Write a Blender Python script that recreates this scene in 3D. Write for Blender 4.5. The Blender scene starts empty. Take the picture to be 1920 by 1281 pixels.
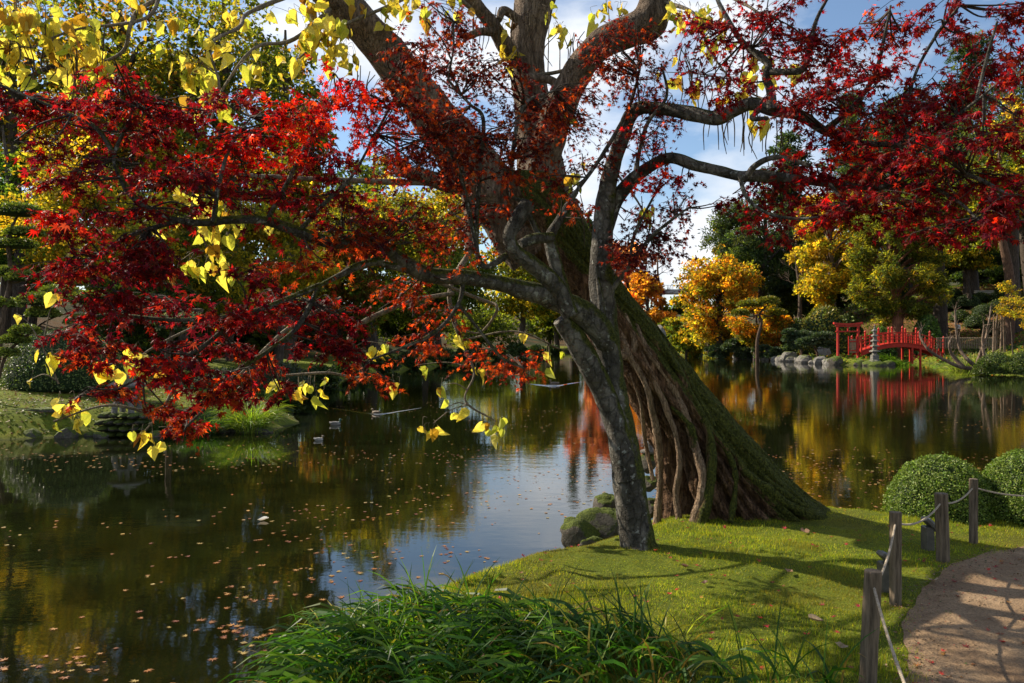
import bpy, bmesh, math
import numpy as np
from mathutils import Vector

# ------------------------------------------------------------------ camera, sky, sun, exposure
C = bpy.context.scene
COL = C.collection
F = 1920 * 28 / 36.0          # focal length of the photograph in its pixels
CZ = 2.3                      # eye height above the water
cam_d = bpy.data.cameras.new('camera'); cam = bpy.data.objects.new('camera', cam_d); COL.objects.link(cam)
cam_d.lens = 28; cam_d.sensor_width = 36; cam_d.clip_start = 0.05; cam_d.clip_end = 3000
cam.location = (0, 0, CZ); cam.rotation_euler = (math.radians(90), 0, 0)
C.camera = cam

SUN_AZ = math.radians(-62)    # from the view direction, to the left
SUN_EL = math.radians(37)
sd = bpy.data.lights.new('sun', 'SUN'); sun = bpy.data.objects.new('sun', sd); COL.objects.link(sun)
sd.energy = 5.0; sd.angle = math.radians(0.55); sd.color = (1.0, 0.88, 0.70)
tosun = Vector((math.sin(SUN_AZ) * math.cos(SUN_EL), math.cos(SUN_AZ) * math.cos(SUN_EL), math.sin(SUN_EL)))
sun.rotation_euler = tosun.to_track_quat('Z', 'Y').to_euler()

W = bpy.data.worlds.new('World'); C.world = W; W.use_nodes = True
nt = W.node_tree; nt.nodes.clear()
def N(t, tree=nt, **kw):
    n = tree.nodes.new(t)
    for k, v in kw.items(): setattr(n, k, v)
    return n
sky = N('ShaderNodeTexSky'); sky.sky_type = 'NISHITA'; sky.sun_disc = False
sky.sun_elevation = SUN_EL; sky.sun_rotation = SUN_AZ; sky.air_density = 1.0; sky.dust_density = 0.15; sky.ozone_density = 2.2
bg = N('ShaderNodeBackground'); bg.inputs[1].default_value = 0.085
out = N('ShaderNodeOutputWorld')
tc = N('ShaderNodeTexCoord')
mp = N('ShaderNodeMapping'); mp.inputs['Scale'].default_value = (1.0, 1.0, 2.1); mp.inputs['Location'].default_value = (0.1, 4.4, 1.5)
nz = N('ShaderNodeTexNoise'); nz.inputs['Scale'].default_value = 3.1; nz.inputs['Detail'].default_value = 9; nz.inputs['Roughness'].default_value = 0.52
rp = N('ShaderNodeValToRGB'); rp.color_ramp.elements[0].position = 0.47; rp.color_ramp.elements[1].position = 0.60
nz2 = N('ShaderNodeTexNoise'); nz2.inputs['Scale'].default_value = 6.0; nz2.inputs['Detail'].default_value = 5
rp2 = N('ShaderNodeValToRGB')
rp2.color_ramp.elements[0].position = 0.35; rp2.color_ramp.elements[0].color = (5.4, 5.8, 6.4, 1)
rp2.color_ramp.elements[1].position = 0.65; rp2.color_ramp.elements[1].color = (8.0, 8.1, 8.3, 1)
mx = N('ShaderNodeMixRGB')
L = nt.links.new
L(tc.outputs['Generated'], mp.inputs[0]); L(mp.outputs[0], nz.inputs[0]); L(mp.outputs[0], nz2.inputs[0])
L(nz.outputs[0], rp.inputs[0]); L(nz2.outputs[0], rp2.inputs[0])
L(rp.outputs[0], mx.inputs[0]); L(sky.outputs[0], mx.inputs[1]); L(rp2.outputs[0], mx.inputs[2])
L(mx.outputs[0], bg.inputs[0]); L(bg.outputs[0], out.inputs[0])

C.view_settings.view_transform = 'Standard'; C.view_settings.look = 'None'
C.view_settings.gamma = 1; C.view_settings.use_curve_mapping = False
C.view_settings.exposure = 0.86
C.render.engine = 'CYCLES'
C.cycles.max_bounces = 7; C.cycles.diffuse_bounces = 3; C.cycles.glossy_bounces = 3
C.cycles.transmission_bounces = 4; C.cycles.transparent_max_bounces = 4
C.cycles.sample_clamp_indirect = 6

# ------------------------------------------------------------------ helpers
RG = np.random.default_rng(11)
def P(px, py, Y):
    """a point of the place that stands Y metres off, in the direction of a photograph pixel"""
    return np.array([(px - 960) / F * Y, Y, CZ - (py - 640.5) / F * Y])
def X_(px, Y): return (px - 960) / F * Y
def Z_(py, Y): return CZ - (py - 640.5) / F * Y

def smooth01(a): a = np.clip(a, 0, 1); return a * a * (3 - 2 * a)

_pr = np.random.default_rng(5)
_SN = [(_pr.normal(size=3), _pr.uniform(0, 6.28), 1.0 / (1 + 0.25 * i)) for i in range(14)]
def wob(p, s=1.0):
    """cheap smooth noise in about -1..1, p is (...,3)"""
    r = 0; t = 0
    for i, (d, ph, a) in enumerate(_SN):
        f = s * (0.6 + 0.25 * i)
        r = r + a * np.sin(p[..., 0] * d[0] * f + p[..., 1] * d[1] * f + p[..., 2] * d[2] * f + ph); t += a * a
    return r / math.sqrt(t * 0.5) * 0.5

def tag(o, label=None, cat=None, group=None, kind=None):
    if label: o['label'] = label
    if cat: o['category'] = cat
    if group: o['group'] = group
    if kind: o['kind'] = kind
    return o
def empty(name, loc, label, cat, group=None):
    o = bpy.data.objects.new(name, None); COL.objects.link(o); o.location = tuple(float(v) for v in loc)
    o.empty_display_size = 0.2
    return tag(o, label, cat, group)
def link(name, me, mat=None, parent=None, smooth=False, origin=None):
    o = bpy.data.objects.new(name, me); COL.objects.link(o)
    if mat is not None and not me.materials: me.materials.append(mat)
    if parent is not None: o.parent = parent
    return o

class M:
    """collects numpy pieces into one mesh; world coordinates, made local to `org` on build"""
    def __init__(s): s.v = []; s.f = []; s.n = 0; s.c = []; s.fm = []
    def add(s, v, f, col=None, mi=0):
        v = np.asarray(v, float).reshape(-1, 3); f = np.asarray(f, int)
        s.v.append(v); s.f.append(f + s.n); s.n += len(v)
        if col is None: col = (1, 1, 1)
        col = np.broadcast_to(np.asarray(col, float), (len(v), 3)); s.c.append(col)
        s.fm.append(np.full(len(f), mi, int))
    def build(s, name, mats, parent=None, smooth=False, org=None):
        if not s.v: return None
        v = np.concatenate(s.v); c = np.concatenate(s.c); fm = np.concatenate(s.fm)
        if parent is not None and org is None: org = np.array(parent.location) if parent.parent is None else np.array(parent.location) + np.array(parent.parent.location)
        loc = None
        if org is None: loc = v.min(0) * 0.5 + v.max(0) * 0.5; loc[2] = v[:, 2].min(); org = loc
        v = v - np.asarray(org)
        me = bpy.data.meshes.new(name)
        nl = sum(f.size for f in s.f); nf = sum(len(f) for f in s.f)
        me.vertices.add(len(v)); me.vertices.foreach_set('co', v.astype(np.float32).ravel())
        me.loops.add(nl); me.loops.foreach_set('vertex_index', np.concatenate([f.ravel() for f in s.f]).astype(np.int32))
        me.polygons.add(nf)
        tot = np.concatenate([np.full(len(f), f.shape[1]) for f in s.f]) if nf else np.array([])
        st = np.concatenate([[0], np.cumsum(tot)[:-1]])
        me.polygons.foreach_set('loop_start', st.astype(np.int32))
        if not isinstance(mats, (list, tuple)): mats = [mats]
        for m in mats: me.materials.append(m)
        me.polygons.foreach_set('material_index', fm.astype(np.int32))
        me.polygons.foreach_set('use_smooth', np.full(nf, smooth, bool))
        a = me.attributes.new('Col', 'FLOAT_COLOR', 'POINT')
        a.data.foreach_set('color', np.concatenate([c, np.ones((len(c), 1))], 1).astype(np.float32).ravel())
        me.update(); me.validate()
        o = bpy.data.objects.new(name, me); COL.objects.link(o)
        if parent is not None: o.parent = parent
        elif loc is not None: o.location = tuple(loc)
        return o

def catmull(pts, n):
    pts = np.asarray(pts, float)
    p = np.concatenate([[2 * pts[0] - pts[1]], pts, [2 * pts[-1] - pts[-2]]])
    o = []
    for i in range(1, len(p) - 2):
        t = np.linspace(0, 1, n, endpoint=False)[:, None]
        a, b, c, d = p[i - 1], p[i], p[i + 1], p[i + 2]
        o.append(0.5 * ((2 * b) + (-a + c) * t + (2 * a - 5 * b + 4 * c - d) * t ** 2 + (-a + 3 * b - 3 * c + d) * t ** 3))
    o.append(pts[-1:]); return np.concatenate(o)

def tube(m, pts, rad, seg=8, n=4, col=None, mi=0, disp=None, cap=True):
    """pts (k,3), rad scalar or (k,)"""
    pts = np.asarray(pts, float); rad = np.broadcast_to(np.asarray(rad, float), (len(pts),))
    if n > 1 and len(pts) > 1:
        q = catmull(np.concatenate([pts, rad[:, None]], 1), n); pts, rad = q[:, :3], np.maximum(q[:, 3], 1e-4)
    k = len(pts)
    t = np.gradient(pts, axis=0); t /= np.linalg.norm(t, axis=1, keepdims=True) + 1e-9
    up = np.array([0, 0, 1.0]) if abs(t[0, 2]) < .9 else np.array([1.0, 0, 0])
    a = np.cross(t[0], up); a /= np.linalg.norm(a)
    A = [a]
    for i in range(1, k):
        a = A[-1] - t[i] * np.dot(A[-1], t[i]); a /= np.linalg.norm(a) + 1e-9; A.append(a)
    A = np.array(A); B = np.cross(t, A)
    th = np.linspace(0, 2 * np.pi, seg, endpoint=False)
    dirs = A[:, None, :] * np.cos(th)[None, :, None] + B[:, None, :] * np.sin(th)[None, :, None]
    v = pts[:, None, :] + dirs * rad[:, None, None]
    if disp is not None:
        v = v + dirs * (disp(v, th[None, :, None]) * rad[:, None])[..., None] if False else v + dirs * (disp(v) * rad[:, None])[..., None]
    v = v.reshape(-1, 3)
    i = np.arange(k - 1)[:, None] * seg; j = np.arange(seg)[None, :]; jn = (j + 1) % seg
    f = np.stack([i + j, i + jn, i + seg + jn, i + seg + j], -1).reshape(-1, 4)
    m.add(v, f, col, mi)
    if cap:
        for e, q in ((0, pts[0]), (k - 1, pts[-1])):
            rv = np.concatenate([v[e * seg:(e + 1) * seg], q[None]])
            jj = np.arange(seg); ff = np.stack([jj, (jj + 1) % seg, np.full(seg, seg)], 1)
            if e: ff = ff[:, ::-1]
            m.add(rv, ff, col, mi)

def box(m, c, s, col=None, mi=0, rz=0.0, bev=0.0, ry=0.0):
    """box with chamfered vertical silhouettes (chamfer bev)"""
    hx, hy, hz = s[0] / 2, s[1] / 2, s[2] / 2
    b = min(bev, hx * .9, hy * .9, hz * .9) if bev else 0
    if b:
        v = []
        for z, g in ((-hz, b), (-hz + b, 0), (hz - b, 0), (hz, b)):
            x, y = hx - g, hy - g
            for (sx, sy) in ((1, 1), (-1, 1), (-1, -1), (1, -1)):
                k = b * .7
                pa, pb = (sx * x, sy * (y - k)), (sx * (x - k), sy * y)
                if sx * sy < 0: pa, pb = pb, pa
                v += [(pa[0], pa[1], z), (pb[0], pb[1], z)]
        v = np.array(v); f = []
        for r in range(3):
            for j in range(8): f.append((r * 8 + j, r * 8 + (j + 1) % 8, r * 8 + 8 + (j + 1) % 8, r * 8 + 8 + j))
        top = [(24, 25, 26, 27), (24, 27, 28, 31), (28, 29, 30, 31)]; bot = [(3, 2, 1, 0), (7, 4, 3, 0), (7, 6, 5, 4)]
        f += top + bot
    else:
        v = np.array([(x, y, z) for z in (-hz, hz) for (x, y) in ((hx, hy), (-hx, hy), (-hx, -hy), (hx, -hy))])
        f = [(0, 1, 5, 4), (1, 2, 6, 5), (2, 3, 7, 6), (3, 0, 4, 7), (4, 5, 6, 7), (3, 2, 1, 0)]
    if ry:
        cc, ss = math.cos(ry), math.sin(ry); v = np.stack([v[:, 0] * cc + v[:, 2] * ss, v[:, 1], -v[:, 0] * ss + v[:, 2] * cc], 1)
    if rz:
        cc, ss = math.cos(rz), math.sin(rz); v = np.stack([v[:, 0] * cc - v[:, 1] * ss, v[:, 0] * ss + v[:, 1] * cc, v[:, 2]], 1)
    m.add(v + np.asarray(c, float), np.array(f), col, mi)

def lathe(m, c, prof, seg=12, col=None, mi=0, sx=1, sy=1, rot=0.0):
    prof = np.asarray(prof, float); th = np.linspace(0, 2 * np.pi, seg, endpoint=False) + rot
    v = np.stack([prof[:, 0, None] * np.cos(th) * sx, prof[:, 0, None] * np.sin(th) * sy, np.repeat(prof[:, 1, None], seg, 1)], -1).reshape(-1, 3)
    k = len(prof); i = np.arange(k - 1)[:, None] * seg; j = np.arange(seg)[None, :]; jn = (j + 1) % seg
    m.add(v + np.asarray(c, float), np.stack([i + j, i + jn, i + seg + jn, i + seg + j], -1).reshape(-1, 4), col, mi)

_ico = {}
def ico(sub):
    if sub not in _ico:
        b = bmesh.new(); bmesh.ops.create_icosphere(b, subdivisions=sub, radius=1)
        b.verts.ensure_lookup_table()
        _ico[sub] = (np.array([v.co[:] for v in b.verts]), np.array([[v.index for v in f.verts] for f in b.faces])); b.free()
    return _ico[sub]
def blob(m, c, s, sub=3, amp=.15, freq=2.0, col=None, mi=0, seed=0, flat=None, facet=0.0):
    v, f = ico(sub); p = v.copy()
    off = np.array([seed * 7.3, seed * 3.1, seed * 1.7])
    r = 1 + amp * wob(v + off, freq) + amp * .4 * wob(v * 3 + off, freq)
    if facet:
        rr = np.random.default_rng(int(seed * 13 + 3))
        for _ in range(9):   # cleave planes, as broken rock
            d = rr.normal(size=3); d /= np.linalg.norm(d); k = rr.uniform(.62, .9)
            pr = (p * r[:, None]) @ d; over = np.maximum(pr - k, 0)
            r = np.where(over > 0, r * (1 - facet * over / np.maximum(pr, 1e-3)), r)
    p = p * r[:, None]
    if flat is not None: p[:, 2] = np.maximum(p[:, 2], flat)
    m.add(p * np.asarray(s) + np.asarray(c), f, col, mi)

def frames(dirs, nrm):
    """orthonormal frames: y=dir, z~normal"""
    y = dirs / (np.linalg.norm(dirs, axis=1, keepdims=True) + 1e-9)
    z = nrm - y * (nrm * y).sum(1, keepdims=True); z /= np.linalg.norm(z, axis=1, keepdims=True) + 1e-9
    x = np.cross(y, z); return x, y, z
def scatter(m, tv, tf, pos, dirs, nrm, size, cols, mi=0):
    x, y, z = frames(dirs, nrm); size = np.broadcast_to(np.asarray(size, float), (len(pos),))
    v = (tv[None, :, 0, None] * x[:, None] + tv[None, :, 1, None] * y[:, None] + tv[None, :, 2, None] * z[:, None]) * size[:, None, None] + pos[:, None]
    k = len(tv); f = (tf[None] + (np.arange(len(pos)) * k)[:, None, None]).reshape(-1, tf.shape[1])
    m.add(v.reshape(-1, 3), f, np.repeat(cols, k, 0), mi)
def rnd_dirs(n, rg=RG):
    d = rg.normal(size=(n, 3)); return d / np.linalg.norm(d, axis=1, keepdims=True)

LEAF4 = (np.array([(0, 0, 0), (.32, .45, .06), (0, 1, -.05), (-.32, .45, .06)]), np.array([(0, 1, 2, 3)]))
LEAF_N = (np.array([(0, 0, 0), (.15, .5, .0), (0, 1, -.05), (-.15, .5, .0)]), np.array([(0, 1, 2, 3)]))
def maple_leaf_template():
    ang = np.radians([0, 36, -36, 74, -74, 118, -118]); ln = {0: 1.0, 36: .93, 74: .72, 118: .42}
    order = [-118, -74, -36, 0, 36, 74, 118]
    v = [(0, 0, 0)]
    bounds = [-138] + [(order[i] + order[i + 1]) / 2 for i in range(6)] + [138]
    for b in bounds:
        r = .25 if abs(b) > 100 else .33
        if abs(b) == 138: r = .14
        a = math.radians(b); v.append((r * math.sin(a), r * math.cos(a), .03))
    for o in order:
        l = ln[abs(o)]; a = math.radians(o); v.append((l * math.sin(a), l * math.cos(a), -.16 * l * l))
    f = [(0, 1 + i, 9 + i, 2 + i) for i in range(7)]
    return np.array(v, float), np.array(f)[:, ::-1]
MAPLE = maple_leaf_template()
def catalpa_leaf_template():
    rib = [(0, 0), (0, .25), (0, .5), (0, .78), (0, 1.08)]
    side = [(.16, -.12), (.38, .10), (.42, .38), (.27, .72), (.0, 1.08)]
    v = [(0, y, -.22 * y * y) for _, y in rib]
    for s in (1, -1):
        for x, y in side[:4]: v.append((s * x, y, .45 * x * (1 - .2 * y) - .22 * y * y))
    f = []
    for s, o in ((0, 5), (1, 9)):
        q = [(0, o, o + 1, 1), (1, o + 1, o + 2, 2), (2, o + 2, o + 3, 3), (3, o + 3, 4, 4)]
        for a in q: f.append(a if s == 0 else a[::-1])
    f4 = [a for a in f if len(set(a)) == 4]; f3 = [(3, 8, 4), (4, 12, 3)]
    F3 = []
    for a in f4: F3 += [(a[0], a[1], a[2]), (a[0], a[2], a[3])]
    return np.array(v, float), np.array(F3 + f3)
CATALPA = catalpa_leaf_template()

# ------------------------------------------------------------------ materials
def mat(name):
    m = bpy.data.materials.new(name); m.use_nodes = True; m.node_tree.nodes.clear()
    t = m.node_tree
    def n(k, **kw):
        x = t.nodes.new(k)
        for a, b in kw.items():
            if a.startswith('i_'): x.inputs[a[2:].replace('_', ' ')].default_value = b
            else: setattr(x, a, b)
        return x
    o = n('ShaderNodeOutputMaterial'); return m, t, n, t.links.new, o
def noise(n, l, co, scale, detail=4, rough=.55, vec=None):
    x = n('ShaderNodeTexNoise'); x.inputs['Scale'].default_value = scale; x.inputs['Detail'].default_value = detail; x.inputs['Roughness'].default_value = rough
    if vec is not None:
        mpn = n('ShaderNodeMapping'); mpn.inputs['Scale'].default_value = vec; l(co, mpn.inputs[0]); l(mpn.outputs[0], x.inputs[0])
    else: l(co, x.inputs[0])
    return x.outputs[0]
def ramp(n, l, fac, stops):
    r = n('ShaderNodeValToRGB'); e = r.color_ramp.elements
    while len(e) > 2: e.remove(e[-1])
    for i, (p, c) in enumerate(stops):
        if i < 2: e[i].position = p
        else: e.new(p)
        for q in e:
            if abs(q.position - p) < 1e-6: q.color = (*c, 1) if len(c) == 3 else c
    l(fac, r.inputs[0]); return r.outputs[0]
def bump(n, l, h, strength, dist, prev=None):
    b = n('ShaderNodeBump'); b.inputs['Strength'].default_value = strength; b.inputs['Distance'].default_value = dist
    l(h, b.inputs['Height'])
    if prev is not None: l(prev, b.inputs['Normal'])
    return b.outputs[0]
def mixc(n, l, fac, a, b, mode='MIX'):
    x = n('ShaderNodeMixRGB', blend_type=mode)
    for i, q in enumerate((fac, a, b)):
        if hasattr(q, 'links'): l(q, x.inputs[i])
        else: x.inputs[i].default_value = q if i == 0 else (*q, 1)
    return x.outputs[0]

def leaf_mat(name, trans=.45, rough=.42, spec=.4, tint=(1.5, 1.25, .7), spots=0.0):
    m, t, n, l, o = mat(name)
    a = n('ShaderNodeAttribute', attribute_name='Col'); col = a.outputs[0]
    tcn = n('ShaderNodeTexCoord')
    if spots:
        nzz = noise(n, l, tcn.outputs['Object'], 28, 3)
        fac = ramp(n, l, nzz, [(.58, (0, 0, 0)), (.66, (1, 1, 1))])
        mm = n('ShaderNodeMath', operation='MULTIPLY'); mm.inputs[1].default_value = spots; l(fac, mm.inputs[0])
        col = mixc(n, l, mm.outputs[0], col, (.16, .07, .015))
    b = n('ShaderNodeBsdfPrincipled'); b.inputs['Roughness'].default_value = rough; b.inputs['Specular IOR Level'].default_value = spec
    l(col, b.inputs['Base Color'])
    tr = n('ShaderNodeBsdfTranslucent'); l(mixc(n, l, 1.0, col, tint, 'MULTIPLY'), tr.inputs[0])
    mxs = n('ShaderNodeMixShader'); mxs.inputs[0].default_value = trans
    l(b.outputs[0], mxs.inputs[1]); l(tr.outputs[0], mxs.inputs[2]); l(mxs.outputs[0], o.inputs[0]); return m
M_maple = leaf_mat('maple_leaf', .55, .5, .22, (2.4, 1.35, 1.0))
M_catl = leaf_mat('catalpa_leaf', .55, .5, .2, (1.55, 1.45, .75), 1.0)
M_fol = leaf_mat('tree_foliage', .55, .55, .15, (2.7, 2.4, .8))
M_box = leaf_mat('clipped_foliage', .25, .45, .3, (1.4, 1.6, .6))
M_blade = leaf_mat('strap_leaves', .35, .45, .15, (1.6, 2.0, .5))
M_turf = leaf_mat('turf_blades', .45, .5, .25, (1.6, 1.6, .6))
M_dry = leaf_mat('fallen_leaves', .2, .55, .3, (1.2, 1.0, .8))

def bark_mat(name, c1, c2, c3, scale=6, stretch=(4, 4, .7), moss=0.0, mossdir=None, lichen=0.0, bstr=.8, vc=False, blotch=0.0, mossvc=False):
    m, t, n, l, o = mat(name); tcn = n('ShaderNodeTexCoord'); co = tcn.outputs['Object']
    n1 = noise(n, l, co, scale, 8, .65, stretch); n2 = noise(n, l, co, scale * .35, 5, .6)
    vor = n('ShaderNodeTexVoronoi', feature='DISTANCE_TO_EDGE'); vor.inputs['Scale'].default_value = scale * 1.6
    mpn = n('ShaderNodeMapping'); mpn.inputs['Scale'].default_value = (stretch[0], stretch[1], stretch[2] * .8)
    # bend the cells with noise so that cracks wander
    add = n('ShaderNodeVectorMath', operation='ADD'); nn = n('ShaderNodeTexNoise'); nn.inputs['Scale'].default_value = 3
    scl = n('ShaderNodeVectorMath', operation='SCALE'); scl.inputs['Scale'].default_value = .12
    l(co, nn.inputs[0]); l(nn.outputs[1], scl.inputs[0]); l(co, add.inputs[0]); l(scl.outputs[0], add.inputs[1])
    l(add.outputs[0], mpn.inputs[0]); l(mpn.outputs[0], vor.inputs[0])
    crack = ramp(n, l, vor.outputs['Distance'], [(0, (0, 0, 0)), (.12, (1, 1, 1))])
    base = ramp(n, l, n1, [(.3, c1), (.52, c2), (.72, c3)])
    dark = mixc(n, l, crack, tuple(x * .45 for x in c1), base)
    col = mixc(n, l, .45, base, dark)
    col = mixc(n, l, 1.0, col, ramp(n, l, n2, [(.3, (.65, .65, .65)), (.7, (1.15, 1.15, 1.15))]), 'MULTIPLY')
    if blotch:
        nb_ = noise(n, l, co, 1.7, 6, .7); bf = ramp(n, l, nb_, [(.47, (blotch, blotch, blotch)), (.56, (0, 0, 0))])
        col = mixc(n, l, bf, col, (.028, .024, .017))
    if lichen:
        nl = noise(n, l, co, 17, 4, .6); lf = ramp(n, l, nl, [(.60, (0, 0, 0)), (.66, (lichen, lichen, lichen))])
        col = mixc(n, l, lf, col, (.42, .43, .38))
    if vc: col = mixc(n, l, 1.0, col, n('ShaderNodeAttribute', attribute_name='Col').outputs[0], 'MULTIPLY')
    hb = n('ShaderNodeMath', operation='ADD'); l(n1, hb.inputs[0]); l(crack, hb.inputs[1])
    nb = bump(n, l, hb.outputs[0], bstr, .03)
    rough = .85
    if moss:
        geo = n('ShaderNodeNewGeometry'); dt = n('ShaderNodeVectorMath', operation='DOT_PRODUCT'); l(geo.outputs['Normal'], dt.inputs[0])
        dt.inputs[1].default_value = mossdir or (0, 0, 1)
        dval = dt.outputs['Value']
        if mossvc:
            at = n('ShaderNodeAttribute', attribute_name='Col'); ma = n('ShaderNodeMath', operation='MULTIPLY_ADD'); l(at.outputs['Fac'], ma.inputs[0]); ma.inputs[1].default_value = 1.3; ma.inputs[2].default_value = -.75
            mb_ = n('ShaderNodeMath', operation='MULTIPLY_ADD'); l(dval, mb_.inputs[0]); mb_.inputs[1].default_value = .45; l(ma.outputs[0], mb_.inputs[2]); dval = mb_.outputs[0]
        nm = noise(n, l, co, 3.2, 6, .65); s = n('ShaderNodeMath', operation='MULTIPLY_ADD'); l(nm, s.inputs[0]); s.inputs[1].default_value = 2.2
        s2 = n('ShaderNodeMath', operation='ADD'); l(dval, s.inputs[2]); l(s.outputs[0], s2.inputs[0]); s2.inputs[1].default_value = moss - 2.0
        mf = ramp(n, l, s2.outputs[0], [(.0, (0, 0, 0)), (.25, (1, 1, 1))])
        nf = noise(n, l, co, 45, 4, .7)
        mc = ramp(n, l, nf, [(.3, (.016, .020, .004)), (.5, (.065, .075, .011)), (.75, (.18, .18, .026))])
        col = mixc(n, l, mf, col, mc)
        nb2 = bump(n, l, nf, 1.0, .05, nb); nb = nb2
    b = n('ShaderNodeBsdfPrincipled'); b.inputs['Roughness'].default_value = rough; b.inputs['Specular IOR Level'].default_value = .2
    l(col, b.inputs['Base Color']); l(nb, b.inputs['Normal']); l(b.outputs[0], o.inputs[0]); return m
M_bark_cat = bark_mat('catalpa_bark', (.05, .026, .014), (.21, .12, .065), (.42, .26, .15), 4.5, (4, 4, .6), moss=.86, mossdir=(.75, .15, .35), bstr=1.0, mossvc=True)
M_bark_cat2 = bark_mat('catalpa_upper_bark', (.10, .065, .042), (.25, .175, .12), (.40, .30, .22), 6, (4, 4, .7), moss=.12, mossdir=(.2, .1, .9), bstr=1.0)
M_root = bark_mat('woody_root_bark', (.17, .105, .062), (.38, .26, .165), (.56, .42, .29), 9, (3, 3, .6), moss=.1, mossdir=(.8, 0, .4), bstr=.7)
M_bark_map = bark_mat('maple_bark', (.06, .052, .042), (.22, .20, .17), (.38, .36, .31), 6, (1.6, 1.6, 1.0), moss=.72, mossdir=(.6, .2, .7), lichen=.8, bstr=.6, blotch=.6)
M_twig = bark_mat('twig_bark', (.03, .022, .018), (.06, .045, .035), (.10, .08, .06), 12, (2, 2, 1), bstr=.3)
M_twigp = bark_mat('pale_twig_bark', (.11, .085, .06), (.20, .16, .11), (.30, .25, .18), 12, (2, 2, 1), bstr=.4)
M_bark = bark_mat('tree_bark', (.04, .03, .022), (.085, .065, .05), (.15, .12, .095), 3, (3, 3, .7), bstr=.7, vc=True)
M_pod = bark_mat('seed_pod', (.04, .03, .02), (.08, .06, .035), (.14, .11, .06), 14, (2, 2, .6), bstr=.2)

def rock_mat(name, c1, c2, moss=.3):
    m, t, n, l, o = mat(name); tcn = n('ShaderNodeTexCoord'); co = tcn.outputs['Object']
    n1 = noise(n, l, co, 5, 10, .7); n2 = noise(n, l, co, 38, 4, .6)
    col = ramp(n, l, n1, [(.3, c1), (.7, c2)]); col = mixc(n, l, 1, col, ramp(n, l, n2, [(.3, (.6, .6, .6)), (.7, (1.2, 1.2, 1.2))]), 'MULTIPLY')
    nb = bump(n, l, n1, .9, .08); nb = bump(n, l, n2, .5, .01, nb)
    geo = n('ShaderNodeNewGeometry'); sp = n('ShaderNodeSeparateXYZ'); l(geo.outputs['Normal'], sp.inputs[0])
    nm = noise(n, l, co, 4, 6, .65); s = n('ShaderNodeMath', operation='MULTIPLY_ADD'); l(nm, s.inputs[0]); s.inputs[1].default_value = 2; l(sp.outputs[2], s.inputs[2])
    s2 = n('ShaderNodeMath', operation='ADD'); l(s.outputs[0], s2.inputs[0]); s2.inputs[1].default_value = moss - 1.9
    mf = ramp(n, l, s2.outputs[0], [(0, (0, 0, 0)), (.2, (1, 1, 1))])
    nf = noise(n, l, co, 60, 4, .7); mc = ramp(n, l, nf, [(.3, (.03, .045, .008)), (.55, (.09, .12, .015)), (.75, (.2, .22, .03))])
    col = mixc(n, l, mf, col, mc); nb = bump(n, l, nf, .8, .03, nb)
    b = n('ShaderNodeBsdfPrincipled'); b.inputs['Roughness'].default_value = .85; b.inputs['Specular IOR Level'].default_value = .25
    l(col, b.inputs['Base Color']); l(nb, b.inputs['Normal']); l(b.outputs[0], o.inputs[0]); return m
M_rock = rock_mat('mossy_rock', (.05, .045, .035), (.17, .15, .12), .72)
M_rockg = rock_mat('grey_rock', (.10, .095, .085), (.30, .28, .25), .12)
M_stone = rock_mat('carved_stone', (.12, .115, .10), (.27, .25, .22), .05)

def simple(name, c1, c2, scale=8, rough=.6, bs=.3, bd=.01, spec=.3, vec=(1, 1, 1)):
    m, t, n, l, o = mat(name); tcn = n('ShaderNodeTexCoord'); co = tcn.outputs['Object']
    n1 = noise(n, l, co, scale, 6, .65, vec); col = ramp(n, l, n1, [(.3, c1), (.7, c2)])
    b = n('ShaderNodeBsdfPrincipled'); b.inputs['Roughness'].default_value = rough; b.inputs['Specular IOR Level'].default_value = spec
    l(col, b.inputs['Base Color']); l(bump(n, l, n1, bs, bd), b.inputs['Normal']); l(b.outputs[0], o.inputs[0]); return m
M_red = simple('red_paint', (.34, .018, .010), (.50, .032, .018), 3, .5, .2)
M_wood = simple('weathered_post_wood', (.04, .03, .02), (.21, .16, .11), 14, .8, .8, .008, .2, (4, 4, .35))
M_plank = simple('old_plank', (.12, .09, .06), (.26, .20, .14), 5, .8, .5)
M_rope = simple('rope', (.22, .18, .13), (.42, .36, .28), 60, .9, .8, .004, .1)
M_metal = simple('lamp_housing', (.06, .055, .045), (.13, .115, .09), 14, .45, .2)
M_lens = simple('lamp_glass', (.16, .17, .18), (.22, .23, .24), 4, .12, 0, .01, .6)
M_conc = simple('viaduct_concrete', (.22, .22, .22), (.34, .34, .33), .4, .8, .1)
M_skin = simple('skin', (.42, .25, .18), (.5, .31, .23), 5, .5, .05)
M_white = simple('white_cloth', (.62, .62, .62), (.75, .75, .75), 9, .8, .3)
M_black = simple('dark_cloth', (.015, .015, .02), (.04, .04, .05), 9, .8, .3)
M_blue = simple('blue_cloth', (.03, .12, .28), (.05, .2, .4), 9, .8, .3)
M_hair = simple('hair', (.02, .013, .008), (.06, .04, .02), 20, .6, .3)
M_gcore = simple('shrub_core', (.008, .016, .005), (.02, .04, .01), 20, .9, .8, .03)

def duck_mat():
    m, t, n, l, o = mat('duck_feathers'); a = n('ShaderNodeAttribute', attribute_name='Col'); tcn = n('ShaderNodeTexCoord')
    n1 = noise(n, l, tcn.outputs['Object'], 40, 4); c = mixc(n, l, 1, a.outputs[0], ramp(n, l, n1, [(.3, (.7, .7, .7)), (.7, (1.2, 1.2, 1.2))]), 'MULTIPLY')
    b = n('ShaderNodeBsdfPrincipled'); b.inputs['Roughness'].default_value = .6; l(c, b.inputs['Base Color']); l(b.outputs[0], o.inputs[0]); return m
M_duck = duck_mat()

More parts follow.
